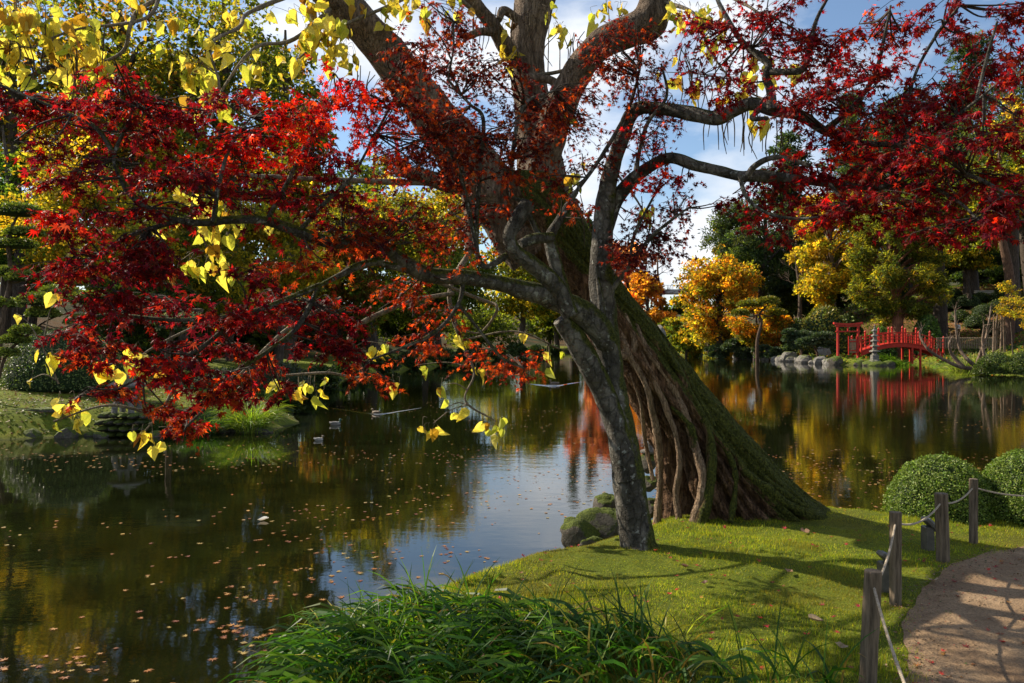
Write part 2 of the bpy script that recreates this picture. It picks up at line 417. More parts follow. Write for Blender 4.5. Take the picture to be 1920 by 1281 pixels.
def ground_mat():
    m, t, n, l, o = mat('ground_soil_and_turf'); a = n('ShaderNodeAttribute', attribute_name='Col'); tcn = n('ShaderNodeTexCoord'); co = tcn.outputs['Object']
    n1 = noise(n, l, co, 2.2, 8, .7); n2 = noise(n, l, co, 60, 5, .7); n3 = noise(n, l, co, .35, 5, .6)
    c = mixc(n, l, 1, a.outputs[0], ramp(n, l, n1, [(.3, (.55, .6, .6)), (.5, (1, 1, 1)), (.72, (1.45, 1.25, .9))]), 'MULTIPLY')
    c = mixc(n, l, 1, c, ramp(n, l, n2, [(.3, (.5, .5, .5)), (.7, (1.4, 1.4, 1.4))]), 'MULTIPLY')
    c = mixc(n, l, 1, c, ramp(n, l, n3, [(.35, (.75, .8, .8)), (.65, (1.2, 1.15, 1.1))]), 'MULTIPLY')
    b = n('ShaderNodeBsdfPrincipled'); b.inputs['Roughness'].default_value = .95; b.inputs['Specular IOR Level'].default_value = .1
    nb = bump(n, l, n2, 1.0, .03); nb = bump(n, l, n1, .6, .12, nb)
    l(c, b.inputs['Base Color']); l(nb, b.inputs['Normal']); l(b.outputs[0], o.inputs[0]); return m
M_ground = ground_mat()
def path_mat():
    m, t, n, l, o = mat('packed_earth'); tcn = n('ShaderNodeTexCoord'); co = tcn.outputs['Object']
    n1 = noise(n, l, co, 1.7, 8, .65); n2 = noise(n, l, co, 90, 5, .7); n3 = noise(n, l, co, 22, 4, .6)
    c = ramp(n, l, n1, [(.3, (.13, .08, .045)), (.5, (.23, .155, .09)), (.75, (.33, .235, .145))])
    c = mixc(n, l, 1, c, ramp(n, l, n2, [(.32, (.55, .55, .55)), (.5, (1, 1, 1)), (.72, (1.5, 1.45, 1.4))]), 'MULTIPLY')
    b = n('ShaderNodeBsdfPrincipled'); b.inputs['Roughness'].default_value = .9; b.inputs['Specular IOR Level'].default_value = .2
    nb = bump(n, l, n2, .9, .012); nb = bump(n, l, n3, .6, .03, nb)
    l(c, b.inputs['Base Color']); l(nb, b.inputs['Normal']); l(b.outputs[0], o.inputs[0]); return m
M_path = path_mat()
def water_mat():
    m, t, n, l, o = mat('pond_water'); tcn = n('ShaderNodeTexCoord'); co = tcn.outputs['Object']
    n1 = noise(n, l, co, 2.6, 5, .6, (1, 1.5, 1)); n2 = noise(n, l, co, .55, 4, .55, (1, 1.6, 1)); n3 = noise(n, l, co, .12, 3, .5)
    # breeze patches: the fine ripple comes and goes over the pond
    amp = ramp(n, l, n3, [(.40, (.12, .12, .12)), (.60, (1, 1, 1))])
    hm = n('ShaderNodeMath', operation='MULTIPLY'); l(n1, hm.inputs[0]); l(amp, hm.inputs[1])
    nb = bump(n, l, hm.outputs[0], .16, .018); nb = bump(n, l, n2, .07, .04, nb)
    nf = noise(n, l, co, 1.3, 6, .6)
    c = ramp(n, l, nf, [(.35, (.004, .005, .0015)), (.65, (.008, .010, .003))])
    b = n('ShaderNodeBsdfPrincipled'); b.inputs['Roughness'].default_value = .025; b.inputs['IOR'].default_value = 1.5
    l(c, b.inputs['Base Color']); l(nb, b.inputs['Normal']); l(b.outputs[0], o.inputs[0]); return m
M_water = water_mat()

# ------------------------------------------------------------------ terrain and pond
POND = np.array([(-2.6, 0.5), (-2.35, 3.0), (-2.0, 4.2), (-1.7, 5.3), (-1.25, 6.4), (-.45, 7.3), (.25, 7.7), (.75, 8.2), (1.05, 9.0), (1.7, 9.9), (2.7, 10.1), (3.5, 9.3), (4.3, 8.75), (6, 9.2), (9, 11),
    (14, 14), (22, 22), (30, 36), (35.5, 50), (35.5, 58), (38.5, 69), (41.5, 75), (44, 84), (44, 92), (41, 92), (39, 84), (37.2, 78), (34.5, 75.2), (31.8, 78), (31.6, 91.5), (32, 109), (31, 125),
    (30, 150), (24, 172), (12, 168), (8, 150), (3, 125), (-3, 95), (-6.5, 77), (-10.2, 57), (-9.6, 38), (-7.6, 27), (-5.9, 22.3), (-6.3, 20.4), (-10, 19.6), (-13, 18), (-22, 14), (-27, 2), (-20, -12), (-6, -10)], float)
def sdist(x, y):
    """signed distance to the pond's edge, positive on land"""
    q = np.stack([x, y], -1); best = np.full(x.shape, 1e9); inside = np.zeros(x.shape, bool)
    for a, b in zip(POND, np.roll(POND, -1, 0)):
        e = b - a; w = q - a; t = np.clip((w @ e) / (e @ e), 0, 1); d = np.linalg.norm(w - t[..., None] * e, axis=-1); best = np.minimum(best, d)
        c = ((a[1] > y) != (b[1] > y)) & (x < (b[0] - a[0]) * (y - a[1]) / (b[1] - a[1] + 1e-12) + a[0]); inside ^= c
    return np.where(inside, -best, best)
def height(x, y):
    x = np.asarray(x, float); y = np.asarray(y, float)
    d = sdist(x, y); d0 = d
    p3 = np.stack([x, y, 0 * x], -1)
    near = smooth01((16 - y) / 4) * smooth01((x + 5) / 2)
    zn = .60 * smooth01(d / 1.1) ** .8 + (.02 * wob(p3, 2.0) + .010 * wob(p3, 9.0)) * smooth01(d / .6)
    zn = np.where(x < 1.6, zn - .12 * smooth01((1.6 - x) / 3.5), zn)
    left = smooth01((22 - x) / 25)
    dl = np.maximum(d, 0)
    zl = .45 * smooth01(dl / 1.2) + .09 * np.minimum(dl, 8) + .22 * np.clip(dl - 8, 0, 26) + .05 * np.clip(dl - 34, 0, 300)
    zr = .5 * smooth01(dl / 1.5) + .05 * np.minimum(dl, 5) + .33 * np.clip(dl - 6, 0, 30) + .1 * np.clip(dl - 36, 0, 300)
    farc = smooth01((y - 135) / 50)
    zf = .8 + .05 * dl
    xr = smooth01((x - 20 - (y - 60) * 0) / 12)
    z = zl * (1 - xr) + zr * xr
    gap = farc * smooth01((y * .33 + 8 - x) / 15) * smooth01((x + 5) / 25)
    z = z * (1 - gap) + zf * gap
    z = z + .12 * wob(p3, .35) * smooth01(dl / 4)
    z = z * (1 - near) + zn * near
    z = np.where(d < 0, np.maximum(-1.2, d * .6), z)
    return z
def H(x, y): return float(height(np.array([x]), np.array([y]))[0])

def ground_hit(px, py, y0=18, y1=220):
    """where the ray through a photograph pixel meets the ground"""
    Y = np.linspace(y0, y1, 1600); z = height(X_(px, Y), Y); zr = Z_(py, Y); k = np.nonzero(z >= zr)[0]
    k = k[0] if len(k) else len(Y) - 1
    return float(X_(px, Y[k])), float(Y[k]), float(z[k])
def shore(px, y0=24):
    Y = np.linspace(y0, 200, 900); d = sdist(X_(px, Y), Y); w = np.nonzero(d < 0)[0]
    k = w[-1] + 1 if len(w) else 0
    return float(Y[min(k, 899)])
def build_ground():
    th = np.concatenate([np.linspace(-180, -50, 40, endpoint=False), np.linspace(-50, 50, 300, endpoint=False), np.linspace(50, 180, 41)])
    th = np.radians(th); r = np.concatenate([[0.3], np.geomspace(1.2, 14, 170), np.geomspace(14.3, 190, 260), np.geomspace(200, 900, 14)])
    R, T = np.meshgrid(r, th, indexing='ij'); x = R * np.sin(T); y = R * np.cos(T)
    z = height(x, y); d = sdist(x, y)
    p3 = np.stack([x, y, 0 * x], -1)
    col = np.zeros(x.shape + (3,))
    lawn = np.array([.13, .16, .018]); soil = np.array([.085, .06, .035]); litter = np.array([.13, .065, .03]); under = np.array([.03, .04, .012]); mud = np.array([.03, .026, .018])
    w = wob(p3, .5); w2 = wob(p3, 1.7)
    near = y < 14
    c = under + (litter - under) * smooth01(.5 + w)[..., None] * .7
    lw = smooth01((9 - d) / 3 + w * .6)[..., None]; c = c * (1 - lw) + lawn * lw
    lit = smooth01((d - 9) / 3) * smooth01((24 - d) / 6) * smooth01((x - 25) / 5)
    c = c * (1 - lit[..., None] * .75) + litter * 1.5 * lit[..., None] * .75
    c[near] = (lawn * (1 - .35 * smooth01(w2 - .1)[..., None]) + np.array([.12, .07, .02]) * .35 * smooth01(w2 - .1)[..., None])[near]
    e = smooth01((.25 - d) / .3)[..., None]; c = c * (1 - e) + mud * e
    m = M(); nr, ntt = x.shape
    i = np.arange(nr - 1)[:, None] * ntt; j = np.arange(ntt - 1)[None]
    f = np.stack([i + j, i + j + ntt, i + j + ntt + 1, i + j + 1], -1).reshape(-1, 4)
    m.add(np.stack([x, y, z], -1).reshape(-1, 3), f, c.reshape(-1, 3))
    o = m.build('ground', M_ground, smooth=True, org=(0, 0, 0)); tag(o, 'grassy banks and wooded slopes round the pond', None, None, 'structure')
build_ground()

m = M(); m.add([(-300, -60, 0), (400, -60, 0), (400, 420, 0), (-300, 420, 0)], np.array([(0, 1, 2, 3)]))
tag(m.build('pond_water', M_water, org=(0, 0, 0)), 'dark green pond water mirroring the trees', None, None, 'structure')

# path: a sheet of packed earth with an uneven edge
def path():
    edge = catmull([(.9, .2), (1.25, 2.0), (1.62, 3.1), (1.98, 4.0), (2.42, 4.95), (2.98, 5.6), (3.55, 6.2), (4.5, 6.78), (6.5, 7.4), (9.5, 8.2)], 16)
    nrm = np.gradient(edge, axis=0); nrm /= np.linalg.norm(nrm, axis=1, keepdims=True); out_ = np.stack([nrm[:, 1], -nrm[:, 0]], 1)
    k = np.arange(len(edge)); edge = edge + out_ * (.030 * np.sin(k * .13) + .014 * np.sin(k * .37 + 1) + .006 * np.sin(k * 1.3))[:, None]
    offs = np.linspace(0, 4.2, 34)
    g = edge[:, None, :] + out_[:, None, :] * offs[None, :, None]
    x, y = g[..., 0], g[..., 1]
    z = height(x, y) + .006 + .006 * np.minimum(offs / .15, 1)[None]
    m = M(); a, b = x.shape; i = np.arange(a - 1)[:, None] * b; j = np.arange(b - 1)[None]
    m.add(np.stack([x, y, z], -1).reshape(-1, 3), np.stack([i + j, i + j + 1, i + j + b + 1, i + j + b], -1).reshape(-1, 4)[:, ::-1])
    o = m.build('path', M_path, smooth=True, org=(0, 0, 0)); tag(o, 'packed brown earth path curving past the lawn', None, None, 'structure')
    return edge
PATH = path()
def path_side(x, y):
    """positive on the lawn side"""
    q = np.stack([x, y], -1); dd = np.linalg.norm(q[:, None] - PATH[None], axis=-1); k = dd.argmin(1); k = np.clip(k, 1, len(PATH) - 2)
    t = PATH[k + 1] - PATH[k - 1]; w = q - PATH[k]; cr = t[:, 0] * w[:, 1] - t[:, 1] * w[:, 0]
    return np.sign(cr) * dd.min(1)

# ------------------------------------------------------------------ generic trees
def pal(cols, n, rg, jit=.25):
    cols = np.array(cols); c = cols[rg.integers(0, len(cols), n)]
    return c * np.exp(rg.normal(size=(n, 1)) * jit) * (1 + rg.normal(size=(n, 3)) * .06)
def foliage(m, blobs, n, size, cols, rg, up=.25, tmpl=LEAF4, sub=14, sig=.22, jit=.22, droop=.2):
    """leaves gathered in clumps through the shells of the blobs (x,y,z,rx,ry,rz)"""
    B = np.asarray(blobs, float); w = (B[:, 3] * B[:, 5]) ** .9; w /= w.sum()
    ns = sub * len(B); bi = rg.choice(len(B), ns, p=w)
    d = rnd_dirs(ns, rg); rr = rg.uniform(.25, 1, ns) ** .45
    sc = B[bi, :3] + d * rr[:, None] * B[bi, 3:6]
    scol = pal(cols, ns, rg, .3)
    li = rg.integers(0, ns, n); s = B[bi[li], 3:6] * sig
    pos = sc[li] + np.clip(rg.normal(size=(n, 3)), -2.2, 2.2) * s
    outw = pos - B[bi[li], :3]; outw /= np.linalg.norm(outw, axis=1, keepdims=True) + 1e-6
    nrm = outw * .5 + rnd_dirs(n, rg) * .8 + np.array([0, 0, up])
    dr = rnd_dirs(n, rg) + outw * .5 - np.array([0, 0, droop])
    sz = size * rg.uniform(.6, 1.35, n)
    col = np.clip(scol[li] * np.exp(rg.normal(size=(n, 1)) * jit), .003, .8)
    scatter(m, tmpl[0], tmpl[1], pos, dr, nrm, sz, col)
def crown_blobs(c, rx, rz, n, rg, br=.34, shape='round'):
    o = []
    for i in range(n):
        if shape == 'round':
            d = rnd_dirs(1, rg)[0]; r = rg.uniform(.35, 1) ** .5 * .72
            p = c + d * np.array([rx, rx, rz]) * r; b = br * rg.uniform(.75, 1.25)
            o.append((*p, rx * b, rx * b, min(rx, rz) * b * .72))
        elif shape == 'cone':
            t = (i + .5) / n; zz = -1 + 2 * t; w = (1 - t) ** .8 * .8 + .04
            a = rg.uniform(0, 6.28); rad = rx * w * rg.uniform(.3, .95)
            p = c + np.array([math.cos(a) * rad, math.sin(a) * rad, zz * rz]); bs = rx * (.16 + .26 * w)
            o.append((*p, bs, bs, bs * .45))
    return np.array(o)
GREEN = [(.045, .07, .012), (.065, .09, .015), (.10, .12, .02)]
DGREEN = [(.02, .036, .012), (.028, .048, .014), (.042, .062, .016)]
PINE = [(.018, .036, .02), (.03, .05, .024), (.045, .065, .025)]
YGREEN = [(.15, .16, .02), (.20, .18, .022), (.09, .11, .018), (.28, .21, .02)]
YELLOW = [(.34, .24, .025), (.28, .22, .03), (.18, .18, .03), (.38, .25, .03)]
ORANGE = [(.40, .19, .02), (.42, .22, .02), (.32, .13, .015), (.26, .2, .03)]
RUST = [(.20, .09, .02), (.14, .07, .018), (.09, .06, .015)]
PINK = [(.36, .14, .11), (.45, .2, .14), (.28, .10, .08)]
BGREEN = [(.07, .13, .025), (.10, .16, .03), (.05, .10, .02)]
CEDAR = [(.05, .075, .018), (.08, .10, .02), (.11, .12, .022)]

_ti = [0]
def tree(name, label, px, Y, top, wpx, cols, n=9000, leaf=.35, shape='round', low=.3, trunk=None, tcol=(1, 1, 1), nb=16, group=None, cat='tree', tmpl=LEAF4, lean=0.0, mix=None, br=.34, sig=.17, sub=18, limbs=True):
    _ti[0] += 1; rg = np.random.default_rng(100 + _ti[0])
    x = X_(px, Y); zb = H(x, Y) - .15; ztop = Z_(top, Y); h = ztop - zb; rx = wpx / F * Y / 2
    o = empty(name, (x, Y, zb), label, cat, group)
    cz = zb + h * (low + 1) / 2; rz = h * (1 - low) / 2
    B = crown_blobs(np.array([x + lean * h * .5, Y, cz]), rx, rz, nb, rg, br, shape)
    tr = trunk or max(.12, h * .022)
    m = M(); tp = [(x, Y, zb), (x + lean * h * .2 + rg.normal() * .02 * h, Y, zb + h * .3), (x + lean * h * .4 + rg.normal() * .02 * h, Y + rg.normal() * .02 * h, zb + h * .6), (x + lean * h * .5, Y, zb + h * .93)]
    if tr * F / Y > 1.0: tp[0] = (x, Y, zb)
    tube(m, tp, [tr * 1.35, tr, tr * .65, tr * .15], 9, 5, tcol)
    m.build('trunk', M_bark, o, True)
    if limbs:
        m = M(); T = catmull(tp, 8)
        for b in B:
            k = np.abs(T[:, 2] - (b[2] - rx * .35)).argmin(); k = min(max(k, 5), len(T) - 3); s = T[k]; e = b[:3]
            mid = (s + e) / 2 + np.array([0, 0, -.04 * h if shape == 'cone' else .03 * h])
            tube(m, [s, mid, e], [tr * .32, tr * .22, tr * .06], 5, 4, tcol, cap=False)
            for q in range(3):
                e2 = e + rnd_dirs(1, rg)[0] * b[3:6] * .9; tube(m, [(s + 2 * e) / 3, e2], [tr * .1, tr * .03], 4, 1, tcol, cap=False)
        lo = m.build('limb', M_bark, o, True); lo['kind'] = 'stuff'
    m = M()
    if mix: 
        foliage(m, B, int(n * (1 - mix[1])), leaf, cols, rg, tmpl=tmpl, sig=sig, sub=sub); foliage(m, B, int(n * mix[1]), leaf, mix[0], rg, tmpl=tmpl, sig=sig, sub=sub)
    else: foliage(m, B, n, leaf, cols, rg, tmpl=tmpl, sig=sig, sub=sub)
    cr = m.build('crown', M_fol, o); cr['kind'] = 'stuff'
    return o

def bare_tree(name, label, px, Y, top, wpx, depth=5, col=(1.6, 1.5, 1.4), group=None, r0=None):
    _ti[0] += 1; rg = np.random.default_rng(100 + _ti[0]); x = X_(px, Y); zb = H(x, Y) - .1; h = Z_(top, Y) - zb; rx = wpx / F * Y / 2
    o = empty(name, (x, Y, zb), label, 'tree', group); m = M(); r0 = r0 or h * .014; t = M()
    tp = np.array([(x, Y, zb), (x + .02 * h, Y, zb + h * .4), (x - .01 * h, Y, zb + h * .7), (x + .01 * h, Y, zb + h)]); tube(t, tp, [r0 * 1.3, r0, r0 * .6, r0 * .1], 8, 5, col)
    t.build('trunk', M_bark, o, True)
    T = catmull(tp, 10)
    def br(s, d, l, r, k):
        e = s + d * l; mid = (s + e) / 2 + rg.normal(size=3) * l * .08
        tube(m, [s, mid, e], [r, r * .7, r * .4], 4, 2, col, cap=False)
        if k > 0:
            for q in range(3):
                dd = d + rnd_dirs(1, rg)[0] * .75 + np.array([0, 0, .15]); dd /= np.linalg.norm(dd); br(s + (e - s) * rg.uniform(.4, 1), dd, l * rg.uniform(.5, .75), r * .5, k - 1)
    for i in range(14):
        k = int(rg.uniform(.3, .95) * (len(T) - 1)); a = rg.uniform(0, 6.28); d = np.array([math.cos(a), math.sin(a), .7]); d /= np.linalg.norm(d)
        br(T[k], d, rx * .6 * (1.2 - k / len(T)), r0 * .35, depth - 2)
    q = m.build('branches', M_bark, o, True); q['kind'] = 'stuff'; return o

def dome(name, label, x, y, rx, ry, rz, n, leaf, cols, group=None, cat='shrub', zb=None, seed=0, core=M_gcore):
    """clipped round shrub: solid core under a skin of small leaves"""
    rg = np.random.default_rng(900 + seed); zb = H(x, y) - .03 if zb is None else zb
    o = empty(name, (x, y, zb), label, cat, group)
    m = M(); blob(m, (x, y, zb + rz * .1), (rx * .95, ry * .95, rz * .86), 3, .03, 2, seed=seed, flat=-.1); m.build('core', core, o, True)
    m = M(); d = rnd_dirs(n, rg); d[:, 2] = np.abs(d[:, 2]) * 1.0 - .05
    d /= np.linalg.norm(d, axis=1, keepdims=True)
    r = (1 + .05 * wob(d + seed, 2.5) + .03 * wob(d * 4 + seed, 2.5)) * rg.uniform(.91, 1.02, n) * (1 + .06 * (rg.random(n) > .985))
    pos = np.array([x, y, zb + rz * .1]) + d * r[:, None] * np.array([rx, ry, rz * .9]); nr = d / np.array([rx, ry, rz]); nr /= np.linalg.norm(nr, axis=1, keepdims=True)
    scatter(m, LEAF4[0], LEAF4[1], pos, rnd_dirs(n, rg) + nr * .7, nr + rnd_dirs(n, rg) * .55, leaf * rg.uniform(.6, 1.3, n), np.clip(pal(cols, n, rg, .3), .003, .6))
    s = m.build('foliage', M_box, o); s['kind'] = 'stuff'; return o

def rock(name, label, x, y, sx, sy, sz, mt=None, group=None, zb=None, seed=None, sub=3, cat='rock'):
    _ti[0] += 1; seed = _ti[0] if seed is None else seed; zb = H(x, y) if zb is None else zb
    m = M(); blob(m, (x, y, zb + sz * .25), (sx, sy, sz), sub, .16, 1.6, seed=seed, facet=.8); o = m.build(name, mt or M_rockg, None, False, org=None)
    return tag(o, label, cat, group)

# ============================================================ LEFT WOOD
G = 'trees in the wood on the left'
tree('broadleaf_tree', 'tall oak with dark green and rust leaves, leftmost tree at the top of the photo', 30, 44, -70, 400, GREEN, 11000, .30, nb=30, mix=(YELLOW + RUST, .5), low=.35, group=G)
tree('broadleaf_tree', 'tall dark oak with brown tinged leaves behind the yellow catalpa leaves', 220, 50, -90, 380, GREEN, 10000, .34, nb=28, mix=(RUST + YELLOW, .45), low=.3, group=G)
tree('broadleaf_tree', 'tall dark green tree with small bright leaves right of the rust oaks', 420, 52, -80, 360, GREEN, 11000, .34, nb=26, mix=(YGREEN, .5), low=.25, group=G)
tree('broadleaf_tree', 'tree in green and dull orange whose edge meets the cloud at upper left', 535, 58, 10, 190, GREEN, 9000, .36, nb=20, mix=(YGREEN + RUST, .5), low=.3, group=G)
tree('broadleaf_tree', 'fresh green weeping tree at the left edge above the cloud pruned pine', 5, 36, 205, 190, BGREEN, 14000, .2, nb=14, low=.1, group=G)
tree('broadleaf_tree', 'yellow green tree with orange tips behind the dark red maple spray at left', 170, 33, 240, 330, YGREEN, 17000, .17, nb=20, mix=(YELLOW, .25), low=.12, group=G)
tree('broadleaf_tree', 'olive green tree behind the centre of the red maple spray', 350, 38, 320, 290, YGREEN, 15000, .2, nb=18, mix=(GREEN, .4), low=.15, group=G)
tree('broadleaf_tree', 'dark understory tree with twin trunks behind the left maple limb', 520, 44, 370, 290, YGREEN, 13000, .24, nb=16, mix=(YGREEN, .3), low=.3, group=G)
tree('broadleaf_tree', 'yellow green tree seen between the left maple limb and the leaning trunk', 700, 69, 262, 290, YGREEN, 15000, .34, nb=18, mix=(GREEN, .5), low=.2, group=G)
tree('broadleaf_tree', 'golden green tree directly behind the upper fork of the leaning trunk', 820, 98, 325, 240, YGREEN, 15000, .45, nb=18, mix=(YELLOW, .3), low=.2, group=G)
tree('broadleaf_tree', 'green tree behind the middle of the leaning trunk, nearest the open sky', 975, 142, 432, 200, YGREEN, 12000, .62, nb=16, mix=(GREEN, .4), low=.15, group=G)
tree('broadleaf_tree', 'low dark green tree by the far water left of the leaning trunk', 800, 90, 440, 260, GREEN, 14000, .4, nb=14, mix=(GREEN, .5), low=.1, group=G)
tree('broadleaf_tree', 'low orange tinged tree over the far left shore', 640, 66, 430, 230, GREEN, 14000, .32, nb=14, mix=(RUST, .5), low=.1, group=G)
tree('broadleaf_tree', 'low dark tree deep in the wood above the left bank', 430, 48, 420, 240, YGREEN, 10000, .26, nb=14, mix=(GREEN, .4), low=.1, group=G)
tree('broadleaf_tree', 'low dark tree in the wood behind the cloud pruned pine', 60, 46, 350, 260, YGREEN, 10000, .26, nb=14, mix=(GREEN, .4), low=.1, group=G)
tree('conifer_tree', 'dark conifer far back in the wood behind the rust oaks', 130, 80, 150, 420, DGREEN, 14000, .5, nb=20, low=.05, group=G)
tree('conifer_tree', 'dark conifer far back in the wood behind the middle of the red spray', 380, 84, 200, 420, DGREEN, 14000, .5, nb=20, low=.05, group=G)
tree('conifer_tree', 'dark conifer far back in the wood left of the leaning trunk', 620, 92, 250, 320, DGREEN, 12000, .55, nb=18, low=.05, group=G)
tree('broadleaf_tree', 'dark low tree by the water just left of the two stemmed maple', 1030, 168, 525, 140, GREEN, 8000, .7, nb=12, mix=(DGREEN, .5), low=.05, group=G)
for a_, b_, c_, d_, e_, f_ in ((640, 74, 575, 180, DGREEN, 'low dark thicket on the far left bank, third from the leaning trunk'), (760, 100, 560, 190, DGREEN, 'low dark thicket on the far left bank, second from the leaning trunk'), (900, 120, 560, 190, GREEN, 'low green thicket on the far left bank nearest the leaning trunk'), (540, 62, 570, 170, DGREEN, 'low dark thicket behind the left bank grass tufts'), (440, 52, 560, 190, DGREEN, 'low dark thicket behind the grey green domed pads'), (330, 40, 560, 150, DGREEN, 'low dark thicket at the middle of the left bank')):
    tree('thicket', f_, a_, b_, c_, d_, e_, 9000, .3 + b_ * .0015, nb=16, low=-.05, group='low thickets on the left bank', mix=(GREEN, .3), cat='shrub')
tree('broadleaf_tree', 'shadowy understory tree on the left bank below the maple limb', 250, 31, 500, 230, DGREEN, 14000, .17, nb=14, mix=(GREEN, .3), low=.1, group=G)

# pink and orange trees in the gap
tree('broadleaf_tree', 'pink autumn tree far off in the gap right of the trunks', 1180, 175, 418, 130, PINK, 7000, .8, nb=14, low=.1)
tree('broadleaf_tree', 'thin orange tree far off in the gap beside the pink one', 1215, 160, 490, 110, [(.36, .18, .03), (.28, .14, .03)], 6500, .7, nb=12, low=.05)
tree('conifer_tree', 'dark distant conifer behind the pink tree', 1105, 190, 395, 60, PINE, 3500, .9, 'cone', .1)
tree('broadleaf_tree', 'distant rounded green tree under the viaduct', 1262, 175, 552, 90, GREEN, 4000, .8, nb=10, low=0)
tree('broadleaf_tree', 'pink red autumn tree far off, mostly hidden behind the two trunks', 1105, 172, 412, 120, PINK, 8000, .75, nb=14, low=.05)
tree('conifer_tree', 'thin dark conifer far off behind the maple trunk', 1075, 180, 372, 50, PINE, 5000, .9, 'cone', .05)
tree('broadleaf_tree', 'green and gold tree far off between the maple stems', 1045, 160, 470, 110, YGREEN, 8000, .7, nb=14, low=.02, mix=(GREEN, .5))
bare_tree('bare_tree', 'fine twigged bare tree in front of the cloud right of the pink tree', 1235, 165, 440, 80, 5, (2.0, 1.7, 1.5))

# ============================================================ RIGHT SHORE TREES
tree('drooping_shrub', 'drooping yellow green shrub tree at the left end of the right shore', 1288, 122, 535, 110, YGREEN, 9000, .42, nb=14, low=0, mix=(BGREEN, .3))
tree('maple_tree', 'orange and yellow maple in full autumn colour over the right shore', 1352, 108, 452, 190, ORANGE, 17000, .40, nb=34, low=.15, mix=(YELLOW + YGREEN * 2, .62), br=.22, sig=.18)
tree('maple_tree', 'low amber maple spreading right of the big orange one', 1415, 100, 545, 120, ORANGE, 8000, .34, nb=16, low=.2, mix=(YGREEN, .5))
tree('broadleaf_tree', 'pale gold tree top behind the orange maple', 1352, 140, 402, 80, YELLOW, 5000, .55, nb=10, low=.3)
tree('broadleaf_tree', 'yellow green bush tree at the foot of the orange maple', 1330, 112, 560, 130, YGREEN, 9000, .38, nb=12, low=0, mix=(YELLOW, .3))
G = 'dark pines behind the right shore'
tree('pine_tree', 'broad dark pine right behind the orange maple', 1432, 128, 325, 240, PINE, 28000, .62, nb=26, low=.12, group=G, tmpl=LEAF_N, br=.28)
tree('pine_tree', 'dark pine with a thin top rising against the cloud left of the yellow tree', 1478, 140, 255, 250, PINE, 28000, .75, 'cone', .1, nb=34, group=G, tmpl=LEAF_N)
tree('pine_tree', 'dark pine showing between red maple leaves above the yellow tree', 1600, 150, 175, 220, PINE, 24000, .75, 'cone', .1, nb=36, group=G, tmpl=LEAF_N)
tree('pine_tree', 'blue green conifer behind the cedar with the red trunk', 1700, 135, 120, 250, PINE, 26000, .7, nb=26, low=.15, group=G, tmpl=LEAF_N)
tree('pine_tree', 'tallest conifer whose top shows above the red leaves at right', 1822, 112, 72, 280, PINE, 30000, .6, 'cone', .15, nb=44, group=G, tmpl=LEAF_N)
tree('pine_tree', 'dark conifer at the right edge of the photo', 1940, 100, 90, 280, PINE, 24000, .6, nb=28, low=.2, group=G, tmpl=LEAF_N)
tree('broadleaf_tree', 'thin golden tree in front of the conifers at the right edge', 1900, 92, 110, 110, YELLOW, 3500, .34, nb=12, low=.35, mix=(RUST, .5))
bare_tree('bare_tree', 'bare grey tree standing between the dark pine and the yellow tree', 1495, 106, 400, 120, 5, (1.7, 1.6, 1.5))
tree('broadleaf_tree', 'tall yellow tree left of the cedar, green on its lower right', 1556, 102, 320, 190, YELLOW, 22000, .4, nb=34, br=.24, low=.10, mix=(YGREEN, .5), tcol=(2.4, 2.3, 2.1))
tree('cedar_tree', 'feathery green cedar with a bare reddish trunk behind the red bridge', 1682, 92, 322, 225, CEDAR, 40000, .40, nb=56, low=.04, trunk=.55, tcol=(2.4, 1.35, 1.0), tmpl=LEAF_N, br=.19, mix=(YGREEN, .35))
G = 'shadowed trees on the right slope'
tree('broadleaf_tree', 'shadowed tree with a thick dark trunk right of the cedar', 1762, 98, 250, 190, GREEN, 11000, .42, nb=18, low=.45, trunk=.7, group=G, mix=(GREEN, .4))
tree('broadleaf_tree', 'shadowed tree with a leaning brown trunk near the right edge', 1888, 86, 230, 220, GREEN, 11000, .38, nb=18, low=.5, trunk=.5, tcol=(1.6, 1.2, 1), group=G, mix=(YGREEN, .3), lean=-.06)
tree('broadleaf_tree', 'low olive tree in the shade below the two dark trunks', 1822, 108, 420, 160, YGREEN, 11000, .36, nb=14, low=.4, group=G, mix=(GREEN, .4))
tree('broadleaf_tree', 'dark mass of leaves behind the cedar, left of the thick trunk', 1640, 118, 420, 200, DGREEN, 10000, .5, nb=14, low=.05, group=G)
tree('broadleaf_tree', 'dark tree behind the white bench on the slope', 1850, 130, 400, 260, DGREEN, 12000, .5, nb=16, low=.2, group=G)
tree('broadleaf_tree', 'dark tree in the wood between the bare tree and the yellow tree', 1520, 125, 470, 150, DGREEN, 8000, .5, nb=12, low=.02, group=G)
tree('broadleaf_tree', 'small rust leaved tree beside the bare tree foot', 1460, 108, 590, 90, RUST, 5000, .32, nb=10, low=.05)
tree('sapling', 'slim yellow leaved sapling at the right edge beside the ball shrubs', 1900, 62, 512, 60, YELLOW, 1600, .16, nb=10, low=.35, mix=(YGREEN, .5), trunk=.05, cat='tree')
tree('sapling', 'slim yellow sapling half cut by the right edge of the photo', 1925, 60, 525, 60, YELLOW, 1600, .16, nb=10, low=.3, mix=(YGREEN, .5), trunk=.05, cat='tree')

